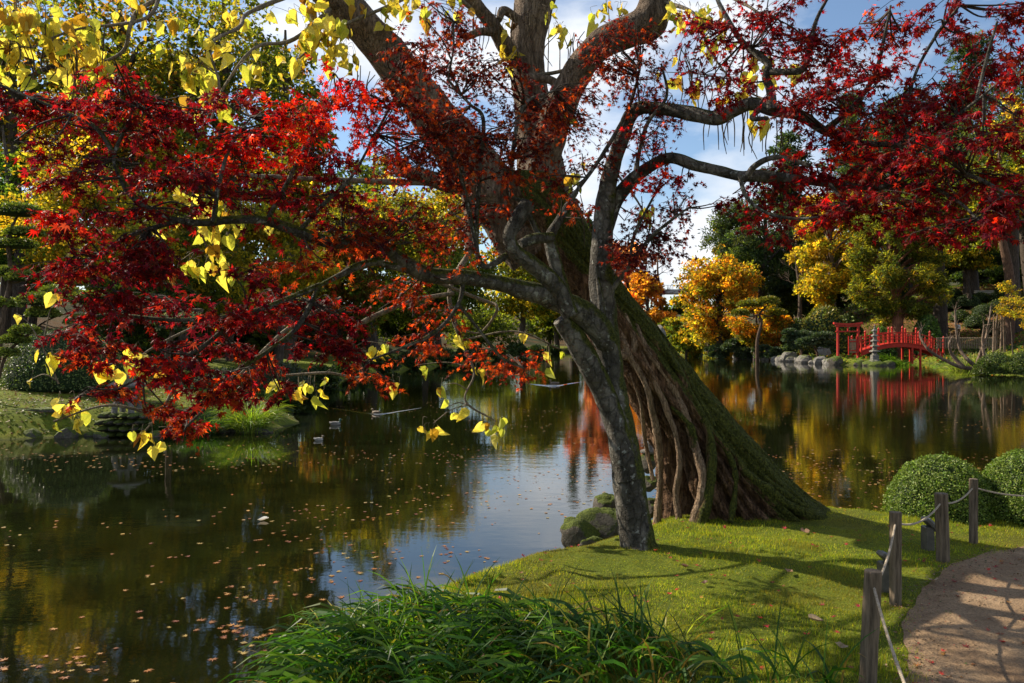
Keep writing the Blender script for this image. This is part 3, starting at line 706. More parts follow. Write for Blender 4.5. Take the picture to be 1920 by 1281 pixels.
G = 'dark wood above the right slope'
tree('conifer_tree', 'dark conifer on top of the right slope above the benches', 1835, 140, 330, 200, PINE, 12000, .8, nb=30, low=-.05, group=G)
tree('conifer_tree', 'dark conifer on top of the right slope behind the thick dark trunk', 1755, 138, 340, 180, PINE, 12000, .8, nb=30, low=-.05, group=G)
tree('conifer_tree', 'dark conifer on top of the right slope at the right edge', 1925, 132, 330, 190, PINE, 12000, .8, nb=30, low=-.05, group=G)
tree('thicket', 'low dark thicket behind the benches', 1860, 118, 500, 150, DGREEN, 9000, .45, nb=16, low=-.05, group=G, cat='shrub')
# viaduct far off
def viaduct():
    o = empty('viaduct', (60, 290, 6), 'grey road viaduct crossing the far gap behind the trees', 'bridge')
    m = M(); box(m, (60, 290, Z_(545, 290) - .5), (120, 6, 1.6), bev=.1); m.build('deck', M_conc, o)
    m = M()
    for i in range(60): box(m, (2 + i * 2, 287.2, Z_(541, 290) + .2), (.16, .16, 1.3))
    box(m, (60, 287.2, Z_(537, 290) + .2), (120, .2, .16)); q = m.build('railing', M_conc, o); q['kind'] = 'stuff'
    for i in range(4):
        m = M(); box(m, (10 + i * 30, 290, 8.0), (2.2, 4, 24), bev=.2); m.build('pier', M_conc, o)
viaduct()

# shrubs on far shores
def far_shrubs():
    rg = np.random.default_rng(3)
    spots = [(600, 645, 60, 30), (655, 640, 66, 34), (715, 640, 60, 30), (770, 642, 50, 26), (828, 640, 60, 30), (880, 636, 54, 32), (930, 642, 44, 22), (968, 640, 40, 26), (1006, 644, 34, 18), (1036, 646, 26, 14), (560, 640, 60, 36), (520, 650, 60, 30)]
    for i, (px, py, w, h) in enumerate(spots):
        Y = shore(px) + 1.5; x = X_(px, Y)
        dome('clipped_shrub', 'rounded dark green shrub in the row along the far left waterline', x, Y, w / F * Y / 2, w / F * Y / 2, h / F * Y * .9, 1500, .22 + Y * .002, [(.02, .04, .01), (.035, .06, .014), (.06, .08, .02)], 'shrubs along the far left waterline', seed=i)
    for i, (px, Y, py, w, c, lab) in enumerate([(1545, 94, 575, 95, YGREEN, 'yellow green mounded shrub on the slope left of the red gate'), (1590, 98, 590, 60, GREEN, 'green mounded shrub right behind the red gate'), (1500, 99, 600, 60, GREEN, 'low green shrub under the yellow tree'),
            (1650, 92, 615, 50, BGREEN, 'bright green shrub behind the red bridge railing'), (1625, 95, 630, 50, GREEN, 'small green shrub between gate and stone pagoda'), (1738, 90, 590, 46, BGREEN, 'bright green shrub at the right foot of the cedar')]):
        x = X_(px, Y); zb = H(x, Y); dome('shrub', lab, x, Y, w / F * Y / 2, 2, max(.8, Z_(py, Y) - zb), 3000, .3, c, seed=40 + i)
    k = 0
    for (px, Y, py, w) in [(1740, 88, 598, 34), (1775, 92, 568, 40), (1815, 92, 562, 44), (1800, 86, 590, 36), (1845, 88, 580, 40), (1870, 84, 572, 38), (1830, 82, 600, 40), (1760, 84, 610, 30), (1862, 78, 612, 44), (1895, 74, 606, 46), (1786, 98, 550, 36), (1838, 100, 556, 30), (1880, 92, 550, 40), (1905, 82, 580, 40), (1725, 92, 575, 36)]:
        x, Y, zb = ground_hit(px, py + w * .32, 62); k += 1
        dome('ball_shrub', 'clipped dark green ball shrub among those stepping up the right slope', x, Y, w / F * Y / 2, w / F * Y / 2, w / F * Y / 2 * 1.1, 1300, .17, [(.03, .05, .012), (.05, .075, .016), (.075, .10, .02)], 'ball shrubs on the right slope', zb=max(zb, zb), seed=60 + k)
    for i, (px, Y, w, h, lab) in enumerate([(1866, 55.5, 66, 36, 'large clipped ball shrub by the water right of the bare branches'), (1893, 54.2, 44, 20, 'low clipped mound shrub at the waterline, right edge of the photo'), (1848, 54.2, 40, 26, 'small clipped shrub in front of the large ball by the water'), (1918, 57, 50, 30, 'clipped mound cut by the right edge of the photo above the waterline')]):
        x = X_(px, Y); dome('ball_shrub', lab, x, Y, w / F * Y / 2, w / F * Y / 2, h / F * Y, 3000, .13, [(.05, .08, .015), (.08, .11, .02), (.11, .13, .025)], seed=90 + i, zb=max(.1, H(x, Y) - .1))
far_shrubs()

# cloud pruned trees: bent stem, limbs, and a pad at each end
def pad(m_f, m_c, c, rx, rz, rg, n, leaf, cols):
    d = rnd_dirs(n, rg); d[:, 2] = np.where(d[:, 2] < -.25, -d[:, 2], d[:, 2]); s = np.array([rx, rx * .8, rz]); s2 = np.where(d[:, 2:3] < 0, s * np.array([1, 1, .45]), s)
    pos = c + d * s2 * rg.uniform(.9, 1.05, n)[:, None]; nr = d / s; nr /= np.linalg.norm(nr, axis=1, keepdims=True)
    scatter(m_f, LEAF4[0], LEAF4[1], pos, rnd_dirs(n, rg) + nr, nr + rnd_dirs(n, rg) * .6, leaf * rg.uniform(.6, 1.3, n), np.clip(pal(cols, n, rg, .3), .003, .5))
    blob(m_c, c, s * .93, 2, .05, 2, flat=-.4)
def niwaki(name, label, base, stem, pads, r, leaf, cols, Y, group=None, dens=1.0, tcol=(1.3, 1.1, .95)):
    """stem: photo pixels of the trunk line; pads: (px, py, half width px, half height px)"""
    _ti[0] += 1; rg = np.random.default_rng(100 + _ti[0]); b = P(*base, Y); b[2] = H(b[0], b[1]) - .05
    o = empty(name, b, label, 'tree', group)
    S = np.array([b] + [P(px, py, Y + dy) for px, py, dy in stem]); m = M(); tube(m, S, np.linspace(r, r * .35, len(S)), 9, 6, tcol); m.build('trunk', M_bark, o, True)
    T = catmull(S, 8)
    for (px, py, hw, hh) in pads:
        dy = rg.uniform(-.03, .03) * Y * .5; c = P(px, py, Y + dy)
        lowk = T[:, 2] < c[2]; k = np.linalg.norm((T - c) * np.array([1, 1, 1.5]), axis=1); k = (k + np.where(lowk, 0, 3)).argmin()
        m = M(); mid = (T[k] + c) / 2 + np.array([0, 0, -.12 * np.linalg.norm(T[k] - c)]); tube(m, [T[k], mid, c], [r * .4, r * .3, r * .15], 6, 4, tcol, cap=False); m.build('limb', M_bark, o, True)
        mf = M(); mc = M(); rx = hw / F * Y; pad(mf, mc, c, rx, hh / F * Y, rg, int(1400 * dens), leaf, cols)
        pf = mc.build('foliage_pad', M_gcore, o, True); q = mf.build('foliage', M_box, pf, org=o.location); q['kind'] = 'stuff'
    return o
NIW = [(.10, .13, .02), (.15, .18, .03), (.2, .21, .035)]
NIWD = [(.07, .10, .03), (.10, .13, .04), (.15, .17, .05)]
niwaki('cloud_pruned_pine', 'tall cloud pruned pine with stacked flat pads at the left edge', (-10, 690), [(5, 600, 0), (20, 520, .3), (15, 450, 0), (30, 410, 0)],
       [(35, 398, 42, 15), (46, 437, 32, 8), (22, 460, 46, 11), (46, 522, 32, 12), (8, 512, 26, 11), (10, 572, 28, 12)], .10, .085, NIW, 24)
niwaki('cloud_pruned_shrub', 'low cloud pruned shrub with several domed pads left of the big dome bush', (-15, 705), [(10, 670, 0), (50, 630, 0), (90, 600, .4), (150, 580, 0)],
       [(68, 566, 32, 15), (112, 551, 36, 15), (160, 562, 34, 15), (80, 590, 28, 13), (26, 640, 26, 11), (46, 622, 24, 11), (150, 604, 26, 12), (12, 664, 22, 9)], .05, .07, NIW, 20.6)
niwaki('cloud_pruned_shrub', 'grey green domed pads under a mossy horizontal stem in the shade', (318, 700), [(315, 660, 0), (322, 630, 0), (330, 600, 0), (380, 582, 0), (290, 584, 0)],
       [(302, 602, 22, 10), (355, 602, 28, 12), (326, 614, 28, 12), (375, 608, 14, 9)], .10, .10, [(.11, .13, .09), (.15, .18, .11)], 24)
niwaki('cloud_pruned_tree', 'green cloud pruned tree with two umbrella pads right of the orange maple', (1420, 662), [(1420, 640, 0), (1428, 605, 0), (1424, 590, 0), (1436, 575, 0)],
       [(1405, 572, 20, 6), (1441, 566, 17, 7), (1388, 588, 14, 5), (1458, 588, 14, 6)], .25, .34, YGREEN, 96, dens=.8)
for (px, Y, py, w, lab) in [(1500, 90, 622, 44, 'spreading blue green pine on the island shore left of the red gate'), (1530, 84, 628, 50, 'open low pine with pale stems nearest the red gate'), (1380, 103, 640, 40, 'low flat pine among the shore rocks, second from the left'), (1345, 108, 645, 34, 'low flat pine at the left end of the shore rocks'), (1440, 97, 652, 44, 'very low flat pine spreading over the shore rocks')]:
    base = (px, 678); zb = H(X_(px, Y), Y); pyb = 640.5 + (CZ - zb) * F / Y; hgt = pyb - py
    rg = np.random.default_rng(px); pads = [(px + rg.uniform(-.5, .5) * w, py + hgt * rg.uniform(.0, .6), w * rg.uniform(.18, .3), hgt * .09) for _ in range(11)]
    niwaki('spreading_pine', lab, (px + 4, pyb), [(px + 2, pyb - hgt * .35, 0), (px - 4, pyb - hgt * .6, 0), (px, py + hgt * .15, 0)], pads, .14, .33, [(.04, .065, .035), (.06, .09, .045), (.09, .115, .05)], Y, 'low pines on the island shore', dens=.5)

# rocks along the right waterline
def shore_rocks():
    rg = np.random.default_rng(8)
    pts = [(31.2, 124), (31.6, 117), (31.4, 111), (31.7, 106), (31.3, 100), (31.5, 96), (31.2, 92), (31.4, 88), (31.4, 84), (31.6, 80.5), (31.9, 78)]
    lab = 'grey rock in the row along the right hand waterline before the red gate'; g = 'rocks along the right hand waterline'
    for i in range(len(pts) - 1):
        a, b = np.array(pts[i]), np.array(pts[i + 1])
        for t in (0.1, .45, .75):
            p = a + (b - a) * t + rg.normal(size=2) * .25; s = rg.uniform(.4, .95)
            rock('shore_rock', lab, p[0], p[1], s, s * .8, s * rg.uniform(.5, .9), M_rockg, g, zb=.05, sub=2)
    for (px, Y, w, h, l2) in [(1478, 92, 34, 26, 'large grey upright boulder in the middle of the right waterline'), (1388, 104, 30, 20, 'broad grey boulder behind the shore rocks under the amber maple'), (1565, 78.5, 30, 22, 'dark mossy boulder in front of the red gate'), (1308, 126, 24, 16, 'grey boulder standing alone at the left end of the right shore'),
                             (1545, 88, 28, 34, 'grey boulder half hidden behind the low pine beside the gate'), (1612, 76.5, 30, 14, 'flat dark rock left of the stone pagoda'), (1668, 76.8, 24, 14, 'flat dark rock right of the stone pagoda')]:
        s = w / F * Y / 2; rock('boulder', l2, X_(px, Y), Y, s, s * .8, h / F * Y * .6, M_rockg if Y > 80 else M_rock, None, zb=max(.0, H(X_(px, Y), Y) - .1))
    Y = 150; rock('boulder', 'upright grey standing stone seen just right of the leaning trunk', X_(1233, 70), 70, .95, .7, 2.6, M_rockg, zb=.4)
shore_rocks()

# ------------------------------------------------------------ torii gate and bridge
def torii():
    Y = 80; z0 = 1.1; xa, xb = X_(1571, Y), X_(1609, Y); xc = (xa + xb) / 2
    o = empty('torii_gate', (xc, Y, z0), 'red wooden torii gate at the left end of the arched bridge', 'gate')
    zt = Z_(610, Y)
    for x in (xa, xb):
        m = M(); lathe(m, (x, Y, z0 - .6), [(.15, 0), (.15, .3), (.13, .35), (.115, zt - z0 + .5)], 12); m.build('post', M_red, o, True)
    m = M(); x = np.linspace(-1, 1, 15); hw = (1618 - 1564) / 2 / F * Y
    def bar(m, zc, hw, th, dp, curve):
        v = []
        for t in x:
            zz = zc + curve * t * t
            for a, b in ((-dp, -th), (dp, -th), (dp, th), (-dp, th)): v.append((xc + t * hw, Y + a, zz + b))
        n = len(x); f = [(i * 4 + j, i * 4 + (j + 1) % 4, i * 4 + 4 + (j + 1) % 4, i * 4 + 4 + j) for i in range(n - 1) for j in range(4)] + [(3, 2, 1, 0), (4 * n - 4, 4 * n - 3, 4 * n - 2, 4 * n - 1)]
        m.add(v, np.array(f))
    bar(m, zt + .10, hw, .10, .17, .10); m.build('top_lintel', M_red, o)
    m = M(); bar(m, zt - .09, hw * .86, .07, .12, .06); m.build('upper_beam', M_red, o)
    m = M(); bar(m, zt - .62, hw * .84, .07, .07, 0); m.build('tie_beam', M_red, o)
    m = M(); box(m, (xc, Y, zt - .35), (.12, .12, .5)); m.build('strut', M_red, o)
    g = empty('garden_gate', (xb - .55, Y, z0), 'low wooden slatted gate leaf inside the red torii', 'gate')
    for i in range(5): m = M(); box(m, (xb - .25 - i * .14, Y, z0 + .75), (.11, .04, 1.4), bev=.01); m.build('slat', M_plank, g)
    for zz in (.3, 1.2): m = M(); box(m, (xb - .53, Y - .045, z0 + zz), (.72, .04, .09)); m.build('rail', M_red, g)
    for xx in (xb - .95, xb - .10): m = M(); box(m, (xx - (.0 if xx < xb - .5 else .05), Y, z0 + .8), (.09, .09, 1.9)); m.build('gate_post', M_red, g)
torii()
def arched_bridge():
    Y = 80.5; xa, xb = X_(1606, Y), X_(1758, Y); o = empty('arched_bridge', ((xa + xb) / 2, Y, 1), 'red arched wooden bridge with double railings over the inlet', 'bridge')
    L_ = xb - xa; za = Z_(660, Y); zc = Z_(643, Y); zB = Z_(662, Y)
    def zz(t): return (za * (1 - t) + zB * t) + (zc - (za + zB) / 2) * 4 * t * (1 - t)
    W_ = 1.1
    n = 46
    for i in range(n):
        t = (i + .5) / n; m = M(); box(m, (xa + t * L_, Y, zz(t)), (L_ / n * .9, W_ * 2, .07), ry=-math.atan((zz(t + .01) - zz(t - .01)) / (.02 * L_))); m.build('deck_board', M_red, o)
    for s in (-1, 1):
        m = M(); v = []
        for i in range(25):
            t = i / 24; x = xa + t * L_
            for a, b in ((-.06, -.42), (.06, -.42), (.06, -.03), (-.06, -.03)): v.append((x, Y + s * (W_ - .1) + a, zz(t) + b))
        f = [(i * 4 + j, i * 4 + (j + 1) % 4, i * 4 + 4 + (j + 1) % 4, i * 4 + 4 + j) for i in range(24) for j in range(4)] + [(3, 2, 1, 0), (96, 97, 98, 99)]
        m.add(v, np.array(f)); m.build('arch_beam', M_red, o)
        for h_, r in ((1.05, .055), (.72, .035), (.42, .035)):
            m = M(); tube(m, [(xa + t * L_, Y + s * W_, zz(t) + h_) for t in np.linspace(0, 1, 17)], r, 6, 1); m.build('rail', M_red, o)
        for i in range(19):
            t = i / 18; big = i % 3 == 0; hgt = 1.45 if big else 1.0; w = .15 if big else .07
            m = M(); box(m, (xa + t * L_, Y + s * W_, zz(t) + hgt / 2 - .05), (w, w, hgt), bev=.01)
            if big: lathe(m, (xa + t * L_, Y + s * W_, zz(t) + hgt - .05), [(.06, 0), (.11, .06), (.12, .13), (.06, .22), (.01, .30)], 10)
            m.build('railing_post' if big else 'baluster', M_red, o)
    for px in (1701, 1716):
        for s in (-1, 1):
            x = X_(px, Y); m = M(); t = (x - xa) / L_; box(m, (x, Y + s * (W_ - .1), (zz(t) - .4 - .5) / 2), (.17, .17, zz(t) - .42 + .5)); m.build('leg', M_red, o)
    x1, x2 = X_(1701, Y), X_(1716, Y)
    m = M(); tube(m, [(x1, Y - W_ + .0, 1.15), (x2, Y - W_ + .0, .35)], .05, 5, 1); m.build('brace', M_red, o)
    m = M(); tube(m, [(x1, Y - W_ + .0, .35), (x2, Y - W_ + .12, 1.15)], .05, 5, 1); m.build('brace', M_red, o)
arched_bridge()

def pagoda():
    Y = 75.6; x = X_(1640, Y); z0 = .25; zt = Z_(608, Y); h = zt - z0
    o = empty('stone_pagoda', (x, Y, z0), 'narrow grey stone pagoda lantern with stacked roofs on a rock before the bridge', 'lantern')
    m = M(); lathe(m, (x, Y, z0), [(.0, 0), (.62, 0), (.55, .25), (.42, .32), (.40, .75), (.34, .8), (.01, .8)], 8); m.build('base', M_stone, o)
    z = z0 + .8; n = 5; step = (h - 1.25) / n
    for i in range(n):
        w = .52 - .055 * i; m = M(); lathe(m, (x, Y, z), [(.0, 0), (w * .5, 0), (w * .46, step * .62), (.01, step * .62)], 8); m.build('storey', M_stone, o)
        m = M(); lathe(m, (x, Y, z + step * .6), [(.01, .02), (w * 1.0, -.02), (w * 1.0, .05), (w * .45, step * .38), (.01, step * .40)], 4, rot=.785); m.build('roof', M_stone, o); z += step
    m = M(); lathe(m, (x, Y, z), [(.10, 0), (.12, .1), (.05, .16), (.09, .26), (.04, .34), (.01, .5)], 8); m.build('finial', M_stone, o)
    rock('boulder', 'dark rock at the waterline carrying the stone pagoda', x, Y, 1.3, .9, .55, M_rock, zb=-.1)
pagoda()

# fence of bamboo rails, benches, people on the right slope
def fallback(o, J, E, R, s, top, legs):
    """one skinned surface made with metaballs-free union: tapered tubes remeshed into one body"""
    loc = np.array(o.location); J = np.array(J) * s; R = np.array(R) * s
    m = M()
    for a, b in E: tube(m, [J[a] + loc, (J[a] + J[b]) / 2 + loc, J[b] + loc], [R[a], (R[a] + R[b]) / 2, R[b]], 8, 2)
    blob(m, J[10] + loc + np.array([0, 0, .05 * s]), (.085 * s, .1 * s, .125 * s), 2, .0, 1)
    ob = m.build('body', [M_skin, top, legs], o, True)
    md = ob.modifiers.new('remesh', 'REMESH'); md.mode = 'VOXEL'; md.voxel_size = .028 * s
    dg = bpy.context.evaluated_depsgraph_get(); me = bpy.data.meshes.new_from_object(ob.evaluated_get(dg)); ob.modifiers.remove(md)
    ob.data = me; me.materials.clear()
    for k in (M_skin, top, legs): me.materials.append(k)
    for p in me.polygons:
        p.use_smooth = True; c = p.center; z = c.z / s
        hand = False
        for h in (7, 8):
            if (np.linalg.norm(np.array(c) - J[h]) < .09 * s): hand = True
        p.material_index = 0 if (z > 1.47 and abs(c.x) < .16 * s and c.y > -.2 * s) or hand else (1 if z > .92 or (abs(c.x) > .2 * s and z > .7) else 2)
    m = M(); loc2 = loc + J[10]; blob(m, loc2 + np.array([0, .025 * s, .085 * s]), (.098 * s, .105 * s, .115 * s), 2, .05, 3); m.build('hair', M_hair, o, True)
    for e in (-1, 1):
        m = M(); blob(m, loc2 + np.array([e * .032 * s, -.098 * s, .06 * s]), (.012 * s, .008 * s, .009 * s), 1, 0, 1); m.build('eye', M_black, o, True)
    m = M(); blob(m, loc2 + np.array([0, -.105 * s, .035 * s]), (.014 * s, .02 * s, .022 * s), 1, 0, 1); m.build('nose', M_skin, o, True)
    return o

def slope_things():
    # bench and rails on the slope
    for (px, Y, w, lab) in [(1847, 96, 2.4, 'pale wooden bench with backrest at the top of the right slope'), (1816, 96, 1.3, 'short pale wooden bench seen side on, left of the longer bench')]:
        x, Y, z = ground_hit(px, 560, 62); w = w * Y / 96; o = empty('bench', (x, Y, z), lab, 'bench')
        for i in range(3): m = M(); box(m, (x, Y - .25 + i * .17, z + .62), (w, .14, .05), bev=.008); m.build('seat_slat', M_plank2, o)
        for i in range(2): m = M(); box(m, (x, Y + .27, z + .85 + i * .2), (w, .05, .14), bev=.008); m.build('backrest_slat', M_plank2, o)
        for sx in (-1, 1):
            for sy in (-1, 1): m = M(); hh = 1.15 if sy > 0 else .6; box(m, (x + sx * w * .42, Y + sy * .24, z + hh / 2 - .3), (.1, .09, hh + .6)); m.build('leg', M_plank2, o)
    # paling fence
    o = empty('paling_fence', (X_(1800, 79), 79, 1.5), 'low paling fence on the bank right of the red bridge', 'fence')
    for i in range(34):
        px = 1757 + i * 3.2; Y = 79 - i * .05; m = M(); z = Z_(646, Y); box(m, (X_(px, Y), Y, z + .15), (.06, .05, 1.1)); m.build('pale', M_plank, o)
    m = M(); tube(m, [P(1755, 634, 79.1), P(1866, 634, 77.4)], .04, 5, 1); m.build('rail', M_plank, o)
M_plank2 = simple('sunbleached_wood', (.34, .29, .22), (.5, .44, .36), 5, .8, .3)
slope_things()
def person2(label, px, pyfoot, hgt, top, legs, arms, yaw=0):
    x, Y, z0 = ground_hit(px, pyfoot, 40)
    o = empty('person', (x, Y, z0), label, 'person'); s = hgt / 1.75
    if arms == 'up': hl, hr, el, er = (-.08, -.34, 1.50), (.08, -.34, 1.50), (-.28, -.14, 1.22), (.28, -.14, 1.22)
    else: hl, hr, el, er = (-.25, -.10, .82), (.25, -.10, .82), (-.26, .03, 1.10), (.26, .03, 1.10)
    J = [(0, 0, .95), (0, 0, 1.15), (0, 0, 1.38), (-.19, 0, 1.42), (.19, 0, 1.42), el, er, hl, hr, (0, 0, 1.50), (0, -.01, 1.58), (0, -.02, 1.64),
         (-.10, 0, .88), (.10, 0, .88), (-.11, -.02, .48), (.12, -.03, .48), (-.12, .02, .06), (.13, .0, .06), (-.13, -.14, .03), (.15, -.15, .03)]
    E = [(0, 1), (1, 2), (2, 3), (2, 4), (3, 5), (4, 6), (5, 7), (6, 8), (2, 9), (9, 10), (10, 11), (0, 12), (0, 13), (12, 14), (13, 15), (14, 16), (15, 17), (16, 18), (17, 19)]
    R = [.15, .14, .16, .08, .08, .055, .055, .04, .04, .055, .07, .07, .10, .10, .07, .07, .045, .045, .04, .04]
    fallback(o, J, E, R, s, top, legs); 
    if arms == 'up':
        m = M(); loc = np.array(o.location); box(m, loc + np.array([0, -.36, 1.52]) * s, (.15, .09, .10), bev=.01); lathe(m, loc + np.array([0, -.36, 1.50]) * s, [(.0, 0), (.035, 0), (.035, .04), (.0, .04)], 8)
        c = m.build('camera_body', M_black, None); tag(c, 'small black camera held up by the person in dark clothes', 'camera')
    return o
person2('person in dark clothes holding a camera up behind the paling fence', 1771, 630, 1.72, M_black, M_black, 'up')
person2('person in a white top standing right of the person with the camera', 1797, 631, 1.66, M_white, M_black, 'down')
person2('person in a blue top standing in the shade on the far left bank', 525, 676, 1.7, M_blue, M_black, 'down')
person2('person in dark clothes at the far end of the pond, left of a second person', 1036, 645, 1.75, M_black, M_black, 'down')
person2('person in a pale top at the far end of the pond', 1046, 645, 1.7, M_skin, M_black, 'down')

# strap leaved clumps
def blades(m, base, dirs, length, width, cols, rg, seg=5, droop=1.0, stiff=None):
    n = len(base); t = np.linspace(0, 1, seg + 1); roll = rg.uniform(-1.15, 1.15, n)
    hd = dirs.copy(); hd[:, 2] = 0; hd /= np.linalg.norm(hd, axis=1, keepdims=True) + 1e-9
    up0 = rg.uniform(.7, 1.15, n)
    p = np.zeros((n, seg + 1, 3))
    for k, tt in enumerate(t):
        bend = tt ** 1.7 * droop
        ang = up0[:, None] * (1 - 0) - bend * rg.uniform(.85, 1.15, (n, 1)) * 1.5 if k == 0 else None
    ang = up0[:, None] + .35 - droop[:, None] * t[None, :] ** 1.3
    step = length[:, None] / seg
    dx = np.cos(ang) * step; dz = np.sin(ang) * step
    cx = np.concatenate([np.zeros((n, 1)), np.cumsum(dx[:, :-1], 1)], 1); cz = np.concatenate([np.zeros((n, 1)), np.cumsum(dz[:, :-1], 1)], 1)
    pos = base[:, None, :] + hd[:, None, :] * cx[..., None] + np.array([0, 0, 1.0]) * cz[..., None]
    side = np.stack([-hd[:, 1], hd[:, 0], 0 * hd[:, 0]], 1) * np.cos(roll)[:, None] + np.array([0, 0, 1.0]) * np.sin(roll)[:, None]
    w = width[:, None] * np.array([.7, 1.0, 1.0, .85, .6, .06] if seg == 5 else np.linspace(1, .08, seg + 1))[None, :]
    a = pos + side[:, None] * w[..., None] * .5; b = pos - side[:, None] * w[..., None] * .5; 
    v = np.stack([a, b], 2).reshape(n, -1, 3); k2 = 2 * (seg + 1)
    f1 = np.array([(2 * i, 2 * i + 1, 2 * i + 3, 2 * i + 2) for i in range(seg)])
    f = (f1[None] + (np.arange(n) * k2)[:, None, None]).reshape(-1, 4)
    m.add(v.reshape(-1, 3), f, np.repeat(cols, k2, 0))
def clump(m, x, y, r, n, ln, wd, cols, rg, wind=(0, 0), zoff=0.0, dr=(1.2, 2.4)):
    a = rg.uniform(0, 6.28, n); rr = r * np.sqrt(rg.uniform(0, 1, n)); bx = x + np.cos(a) * rr; by = y + np.sin(a) * rr
    base = np.stack([bx, by, height(bx, by) - .01 + zoff], 1); d = np.stack([np.cos(a) * .8 + rg.normal(size=n) * .5 + wind[0], np.sin(a) * .8 + rg.normal(size=n) * .5 + wind[1], 0 * a], 1)
    blades(m, base, d, ln * rg.uniform(.6, 1.25, n), wd * rg.uniform(.7, 1.2, n), np.clip(pal(cols, n, rg, .25), .003, .6), rg, droop=rg.uniform(*dr, n))
def small_clumps():
    rg = np.random.default_rng(21)
    for (px, Y, w, h, c, lab) in [(470, 20.3, 85, 50, [(.16, .20, .03), (.10, .16, .03), (.25, .26, .05)], 'bright green arching grass tuft at the tip of the left bank'),
            (385, 20.0, 75, 34, [(.05, .10, .02), (.08, .14, .03)], 'darker strap leaved clump left of the bright grass tuft'), (310, 19.9, 60, 30, [(.05, .08, .02), (.08, .10, .03)], 'dark grassy clump under the red maple tips'),
            (420, 21.5, 60, 30, [(.04, .07, .02), (.07, .10, .02)], 'low grassy clump behind the bright grass tuft')]:
        x = X_(px, Y); m = M(); clump(m, x, Y, w / F * Y * .3, 900, h / F * Y * 1.5, .016, c, rg, zoff=.0)
        o = m.build('grass_tuft', M_blade); tag(o, lab, 'grass'); 
    for (px, Y, w, h, c, lab) in [(1815, 64, 100, 34, [(.22, .22, .06), (.13, .17, .03), (.3, .28, .09)], 'tall pale green reed clump behind the bare branches'), (1690, 78.5, 90, 22, [(.10, .17, .02), (.15, .22, .03)], 'bright green waterside plants under the red bridge'),
            (1745, 72, 70, 24, [(.10, .17, .02), (.15, .22, .03)], 'bright green waterside plants right of the bridge legs')]:
        x = X_(px, Y); m = M(); clump(m, x, Y, w / F * Y * .4, 2600, h / F * Y * 1.1, .06, c, rg)
        o = m.build('reed_clump', M_blade); tag(o, lab, 'plants')
small_clumps()

# leaning bare tree at the right shore (pale snags)
def snag():
    rg = np.random.default_rng(31); Y = 57
    o = empty('bare_leaning_tree', P(1832, 694, Y), 'pale bare tree leaning over the water with upright shoots, right of the bridge', 'tree')
    arms = [[(1835, 692), (1800, 688), (1765, 672), (1740, 655), (1725, 630), (1728, 612)], [(1835, 692), (1815, 675), (1800, 655), (1793, 620), (1791, 590), (1790, 580)], [(1830, 690), (1840, 660), (1850, 630), (1855, 600), (1858, 575)],
            [(1805, 688), (1785, 665), (1780, 645), (1785, 632)], [(1838, 690), (1845, 670), (1842, 640), (1845, 610)]]
    for a in arms:
        pts = [P(x, y, Y + rg.normal() * .3) for x, y in a]; m = M(); tube(m, pts, np.linspace(.16, .04, len(pts)), 7, 5, (2.6, 2.4, 2.2)); m.build('branch', M_bark, o, True)
        m = M(); T = catmull(pts, 6)
        for q in T[4::2]:
            for _ in range(2):
                e = q + rg.normal(size=3) * .25 + np.array([0, 0, .45]); tube(m, [q, e], [.03, .01], 4, 1, (2.6, 2.4, 2.2), cap=False)
        g = m.build('twigs', M_bark, o, True); g['kind'] = 'stuff'
    k = 0
    for px, py0, py1 in [(1868, 640, 565), (1876, 650, 570), (1862, 655, 590), (1884, 640, 560), (1870, 690, 600)]:
        k += 1; Y = 63; m = M(); pts = [P(px, py0 + 20, Y), P(px + rg.normal() * 3, (py0 + py1) / 2, Y), P(px + rg.normal() * 3, py1, Y)]; tube(m, pts, [.09, .07, .03], 6, 4, (2.6, 2.4, 2.2))
        for q in np.linspace(.3, .95, 5): 
            s = pts[0] * (1 - q) + pts[2] * q; tube(m, [s, s + np.array([rg.normal() * .3, 0, .35])], [.03, .012], 4, 1, (2.6, 2.4, 2.2), cap=False)
        tag(m.build('bare_sapling', M_bark, None, True), 'pale bare upright stem among those beside the ball shrubs', 'tree', 'bare stems beside the ball shrubs')
snag()

